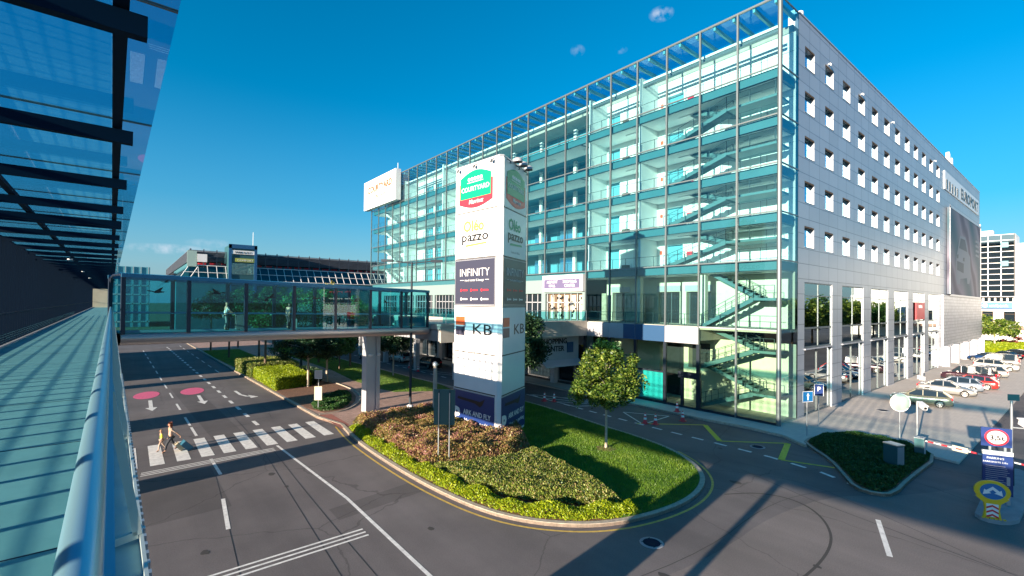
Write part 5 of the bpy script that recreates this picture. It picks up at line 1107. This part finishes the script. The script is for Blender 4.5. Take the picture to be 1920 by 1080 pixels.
# ------------------------------------------------------------------ trees and hedges
TD = {}
def crown_pts(n, rx, ry, rz, clumps, seed, low=.35):
    g = np.random.default_rng(seed); c = g.normal(size=(clumps, 3)); c /= np.linalg.norm(c, axis=1)[:, None]; c *= (g.random(clumps)**.4)[:, None]*.86; c[:, 2] = np.where(c[:, 2] < -low, -low*g.random(clumps), c[:, 2])
    sz = .14+.15*g.random(clumps); idx = g.integers(0, clumps, n); d = g.normal(size=(n, 3)); d /= np.linalg.norm(d, axis=1)[:, None]; d *= (g.random(n)**.5)[:, None]
    return (c[idx]+d*sz[idx][:, None])*np.array([rx, ry, rz]), c*np.array([rx, ry, rz])
def tree(label, x, y, h, cr, ch, leaf='leaf_tree', n=9000, size=.16, bark='bark', tr=.09, clumps=55, seed=1, group=None, name='tree', z=.13, rz=0., bot=None):
    key = (h, cr, ch, leaf, n, size, bark, tr, clumps, seed); t = thing(name, label, 'tree', (x, y, z), rz, group)
    if key in TD:
        for o in TD[key]: c = o.copy(); COL.objects.link(c); c.parent = t
        return t
    cz = h-ch; P, C = crown_pts(n, cr, cr, ch, clumps, seed); P[:, 2] += cz; C[:, 2] += cz
    cw = leafmesh('crown', P, size, leaf, 0., t); m = MB(); g = random.Random(seed)
    zt = cz-ch*.4; m.tube([(0, 0, 0), (.02, .01, zt*.5), (.0, .03, zt), (.05, 0, cz), (0, .03, cz+ch*.6)], [tr*1.25, tr, tr*.85, tr*.55, tr*.15], 8)
    for i in range(0, clumps, 3):
        c = C[i]; z0 = min(max(zt*.8, c[2]-.35*ch), cz+ch*.4); m.tube([(0, 0, z0), (c[0]*.5, c[1]*.5, (z0+c[2])/2+.05), tuple(c)], [tr*.38, tr*.22, tr*.07], 5)
    tk = m.build('trunk', bark, t); TD[key] = [cw, tk]; return t
def mulch_ring(x, y):
    struct('mulch_ring', MB().lathe((x, y, .13), [(.75, 0), (.6, .05), (.2, .07)], 18), 'bark_mulch')
tree('young round crowned tree on the lawn tip in front of the glass wall', 23.3, 19.35, 6.9, 2.35, 2.75, 'leaf_tree', 16000, .18, 'bark_pale', .075, 64, 4); mulch_ring(23.3, 19.35)
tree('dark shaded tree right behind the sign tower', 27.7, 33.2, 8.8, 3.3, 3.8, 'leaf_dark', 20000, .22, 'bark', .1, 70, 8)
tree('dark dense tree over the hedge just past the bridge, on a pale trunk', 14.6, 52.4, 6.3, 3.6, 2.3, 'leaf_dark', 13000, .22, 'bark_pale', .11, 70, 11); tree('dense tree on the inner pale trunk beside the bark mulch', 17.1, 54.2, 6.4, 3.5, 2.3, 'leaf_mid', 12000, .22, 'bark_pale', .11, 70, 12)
tree('slim tree on the lawn left of the bridge pillar', 21.5, 63, 6.2, 3.0, 2.2, 'leaf_dark', 9000, .22, 'bark', .09, 55, 13); tree('slim tree on the lawn right of the bridge pillar', 25.2, 54.5, 6.4, 2.8, 2.4, 'leaf_dark', 9000, .22, 'bark_pale', .09, 55, 14)
random.seed(11)
bt = [(12.6, 63, 9.2, 'mid'), (17.5, 66, 9.8, 'tree'), (14, 74, 10.5, 'mid'), (21.5, 72, 10.3, 'tree'), (25, 80, 10.4, 'mid'), (12, 86, 10.6, 'dark'), (19, 88, 11.0, 'mid'), (27.5, 95, 10.8, 'tree'), (11, 99, 10, 'dark'), (16, 104, 10.9, 'mid'), (23, 108, 11, 'dark'), (30, 110, 11.2, 'mid'), (34, 104, 11.0, 'dark'), (24, 66, 8.8, 'tree')]
names = ['first tree of the row seen through the bridge glass near the road', 'bright tree behind the hedge seen through the bridge panes', 'tree in the middle distance left of the hotel, near the road kerb', 'sunny tree in the middle distance above the lawn', 'tree near the lane beyond the lawn', 'dark tree along the far road kerb', 'tree at mid depth in front of the car park building', 'tree before the far end of the glass front', 'far dark tree nearest the road end', 'far tree below the car park ramp', 'far dark tree below the blue tower', 'far tree left of the distant lane', 'far dark tree right of the distant lane', 'loose bright tree beside the lawn lane']
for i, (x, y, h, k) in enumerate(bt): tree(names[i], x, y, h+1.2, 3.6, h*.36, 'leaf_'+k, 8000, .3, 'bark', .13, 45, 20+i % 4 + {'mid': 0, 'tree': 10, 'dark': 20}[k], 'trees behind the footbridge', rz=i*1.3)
tree('narrow yellow leaved tree rising just above the bridge roof', 39, 123, 14.6, 2.6, 4.8, 'leaf_yellow', 5000, .4, 'bark', .14, 40, 31)
tree('small yellowish tree top peeping above the bridge roof', 27.5, 122, 11.8, 2.2, 3, 'leaf_yellow', 2500, .4, 'bark', .12, 30, 32)
tree('light green tree in front of the white building at right', 150, 14.3, 7.6, 4.6, 3.2, 'leaf_tree', 6000, .42, 'bark_pale', .16, 60, 33)
t = thing('shrub', 'dark red leaved bush beside the light green tree', 'shrub', (160, 12.4, .1)); P, C = crown_pts(1800, 2.6, 2.6, 1.9, 30, 5); P[:, 2] = np.abs(P[:, 2]+1.2); leafmesh('foliage', P, .35, 'leaf_red', 0, t); MB().tube([(0, 0, 0), (0, 0, 1.6)], [.1, .05], 6).build('stem', 'bark', t)
def hedge(label, poly, h, n, leaf, size=.12, z0=.13):
    t = thing('hedge', label, 'hedge'); p = scatter(poly, n); d = polydist(p[:, 0], p[:, 1], poly); g = rng.random(n); z = np.where(g < .5, h+rng.normal(size=n)*.04, h*rng.random(n))
    a = np.array(poly); side = rng.random(n) < .55; i = rng.integers(0, len(poly), n); u = rng.random(n)[:, None]; q = a[i]*(1-u)+np.roll(a, -1, 0)[i]*u+rng.normal(size=(n, 2))*.05
    # edges weighted towards long sides
    p = np.where(side[:, None], q, p); z = np.where(side, h*rng.random(n), h+rng.normal(size=n)*.05); leafmesh('foliage', np.c_[p, z+z0], size, leaf, .2, t)
    c = a.mean(0); m = MB(); m.prism([tuple(c+(v-c)*.93) for v in a], z0, z0+h*.93); m.build('branches', 'lawn_soil', t); return t
hedge('bright clipped hedge block along the kerb past the crossing', [(11.3, 51.9), (15.1, 53.0), (15.3, 62.0), (11.2, 62)], 1.25, 22000, 'leaf_lime', .13)
hedge('taller clipped hedge block farther along the kerb', [(10.9, 62.4), (16.3, 62.4), (16.2, 70.5), (10.5, 70)], 1.5, 16000, 'leaf_olive', .15)
hedge('dark low hedge beside the bark mulch', [(15.4, 53.2), (17.2, 56.0), (17, 61), (15.5, 61)], 1.1, 9000, 'leaf_dark', .13)
hedge('yellow green hedge in front of the far white building', [(134, 9), (165, 9), (165, 17.5), (134, 16.5)], 1.3, 16000, 'leaf_lime', .35, .0)
random.seed(4)
for i in range(13): tree('broad tree on the far side of the car park, mirrored in the silver wall', 100+i*16+random.random()*4, -13-random.random()*3, 13.0, 8.0, 6.1, 'leaf_tree' if i % 2 else 'leaf_mid', 7000, .6, 'bark', .22, 45, 40+i % 2, 'trees across the car park', z=0, rz=i)

# ------------------------------------------------------------------ far buildings
GB = thing('parking_garage', 'far multi storey car park with louvred top and sloping glazed band', 'building')
def gp(n, m, mt, par=None): return m.build(n, mt, par or GB)
gx, gy = 11.6, 150
gp('front_wall', MB().box(gx, 78, gy+2, gy+60, 0, 19.3), 'slab_teal')
mat('louvre', (.11, .125, .16), .5, .2)
m = MB()
for i in range(9): m.box(gx, 78, gy-.2, gy+.1, 19.55+.34*i, 19.7+.34*i); m.box(gx-.2, gx+.1, gy, gy+110, 19.55+.34*i, 19.7+.34*i)
for i in range(23): m.box(gx+i*3, gx+i*3+.25, gy+.1, gy+.35, 17, 22.8)
for i in range(26): m.box(gx+.1, gx+.35, gy+i*4.2, gy+i*4.2+.25, 17, 22.8)
gp('louvres', m, 'louvre')
gp('parking_deck', MB().box(gx+.5, 78, gy+3, gy+110, 22.2, 22.5).box(gx+.5, 78, gy+.6, gy+110, 18.4, 18.7), 'concrete_cool')
gp('deck_back', MB().box(gx+1, 78, gy+12, gy+12.4, 18.6, 22.3), 'black')
m = MB(); m.add([(gx, gy-.3, 18.4), (78, gy-.3, 18.4), (78, gy-3.5, 14.6), (gx-3, gy-3.5, 14.6)], [(0, 3, 2, 1)]); m.add([(gx, gy-.3, 18.4), (gx-3, gy-3.5, 14.6), (gx-3, gy+110, 14.6), (gx, gy+110, 18.4)], [(0, 3, 2, 1)]); gp('sloping_glass', m, 'dark_glass')
m = MB()
for i in range(32): x = gx-2.4+i*2.1; m.bar((x+2.3 if x < gx else x, gy-.35, 18.4), (x, gy-3.55, 14.6), .11, .1)
for t_ in (0, .5, 1): m.bar((gx-3*t_, gy-.4-3.2*t_, 18.4-3.8*t_), (78, gy-.4-3.2*t_, 18.4-3.8*t_), .14, .14)
gp('glazing_bars', m, 'white'); gp('lower_wall', MB().box(gx-3, 78, gy-3.2, gy, 0, 14.6), 'slab_teal')
m = MB(); random.seed(9)
for i in range(24): x = gx+2+i*2.7; m.box(x, x+1.8, gy+1.2, gy+3, 18.7, 19.25)
gp('cars_on_deck', m, 'sign_red')
TWR = thing('lift_tower', 'blue tower with parking signs rising from the far car park', 'tower')
m = MB(); m.box(20.0, 26.6, gy-4.2, gy+4, 0, 24.0); m.build('shaft', 'sign_back', TWR); mat('tower_blue', (.015, .09, .22), .3); m = MB(); [m.box(a, b, gy-4.5, gy-4.2, 0, 24.2) for a, b in ((19.9, 20.6), (26.0, 26.7))]; m.box(19.9, 26.7, gy-4.5, gy-4.2, 23.2, 24.3); m.build('frame', 'tower_blue', TWR)
o = MB().box(20.6, 26.0, gy-4.45, gy-4.25, 21.7, 22.7).build('white_sign', 'white', TWR); text('PARK & FLY', .75, (23.3, gy-4.5, 21.9), (1, 0, 0), (0, 0, 1), 'black', o, width=4)
o = MB().box(21.4, 26.0, gy-4.45, gy-4.25, 19.6, 20.6).build('green_sign', 'lime', TWR); text('COMFORT', .75, (23.8, gy-4.5, 19.8), (1, 0, 0), (0, 0, 1), 'white', o, width=3.8); MB().tube([(26.4, gy, 24), (26.4, gy, 28.5)], .06, 6).build('mast', 'white', TWR)
MB().box(20.7, 26, gy-4.3, gy-4.22, 16.2, 19.2).build('lift_glass', 'mirror_glass', TWR)
t = thing('billboard_frame', 'small pale signboard on the corner of the far car park', 'sign', (gx, gy, 18)); MB().box(-.6, 1.5, -.8, -.5, 0, 4.2).build('post', 'mirror_back', t); MB().box(1.6, 3.8, -.9, -.7, 1.3, 3.4).build('panel', 'white', t)
WB = thing('white_office_building', 'white office block with dark gridded glass tower at right edge', 'building')
def wbx(n, m, mt, par=None): return m.build(n, mt, par or WB)
wbx('wall', MB().box(190, 225, -22, 40, 0, 13.2).box(193, 225, -22, 18.2, 13.2, 27.5), 'white_wall')
wbx('tower_glass', MB().box(188.6, 200, 14.2, 24.5, 12.5, 29.8), 'window_dark')
m = MB()
for i in range(5): m.box(188.4, 188.65, 14.1+i*2.6-.08, 14.1+i*2.6+.08, 12.5, 29.9)
for i in range(12): m.box(188.4, 188.65, 14.1, 24.5, 12.5+1.57*i-.07, 12.5+1.57*i+.07)
m.box(188.4, 200, 14.0, 14.16, 12.5, 29.9); wbx('tower_grid', m, 'white'); wbx('tower_top_glass', MB().box(188.5, 188.62, 14.2, 24.5, 24.5, 29.7), 'mirror_glass')
for y, z in ((16, 21), (16, 26.2)): wbx('open_window', MB().box(188.35, 188.5, y-.7, y+.8, z, z+1.4), 'interior_teal')
o = wbx('bank_sign', MB().box(188.8, 190, 14.6, 21.3, 9.2, 10.9), 'sign_blue'); text('unibank', 1.2, (188.75, 17.2, 9.6), (0, -1, 0), (0, 0, 1), 'white', o)
o2 = MB(); o2.disc((188.72, 19.9, 10.05), (0, -1, 0), (0, 0, 1), .55); o2.build('sign_mark', 'white', o)
for i in range(8): y = 19.5-i*4.3; w_ = MB(); w_.box(189.9, 190.05, y-1.1, y+1.1, 5.2, 8.4); o = wbx('window', w_, 'window_dark'); g = MB(); g.box(189.8, 189.95, y-1.15, y-1.0, 5.2, 8.4); g.box(189.8, 189.95, y+1.0, y+1.15, 5.2, 8.4); g.box(189.8, 189.95, y-1.1, y+1.1, 7.6, 7.7); wbx('window_frame', g, 'bark', o)
for i in range(6): wbx('strip_window', MB().box(189.9, 190.05, 14.6+i*1.2, 15.4+i*1.2, 11.1, 12.4), 'window_dark')
for z in (14.5, 17.5, 20.5, 23.5): wbx('window', MB().box(192.9, 193.1, 9, 11.2, z, z+1.5), 'window_dark')
wbx('ledge', MB().box(188.5, 190.2, -22, 30, 3.6, 4.3), 'paving_pink'); wbx('roof_plant', MB().box(196, 199, 19, 22, 29.9, 32).box(195, 195.4, 21.5, 22, 29.9, 34), 'white')
LB = thing('teal_office_building', 'teal glazed office seen far down the road through the bridge', 'building')
m = MB(); m.box(-40, 4.5, 200, 240, 0, 20); m.build('wall', 'interior_teal', LB); m = MB(); [m.box(-40, 4.6, 199.8, 199.95, 1.6+3*i, 2.0+3*i) for i in range(6)]; [m.box(-40+2*i, -39.8+2*i, 199.8, 199.95, 0, 20) for i in range(23)]; m.build('window_bars', 'silver_trim', LB)
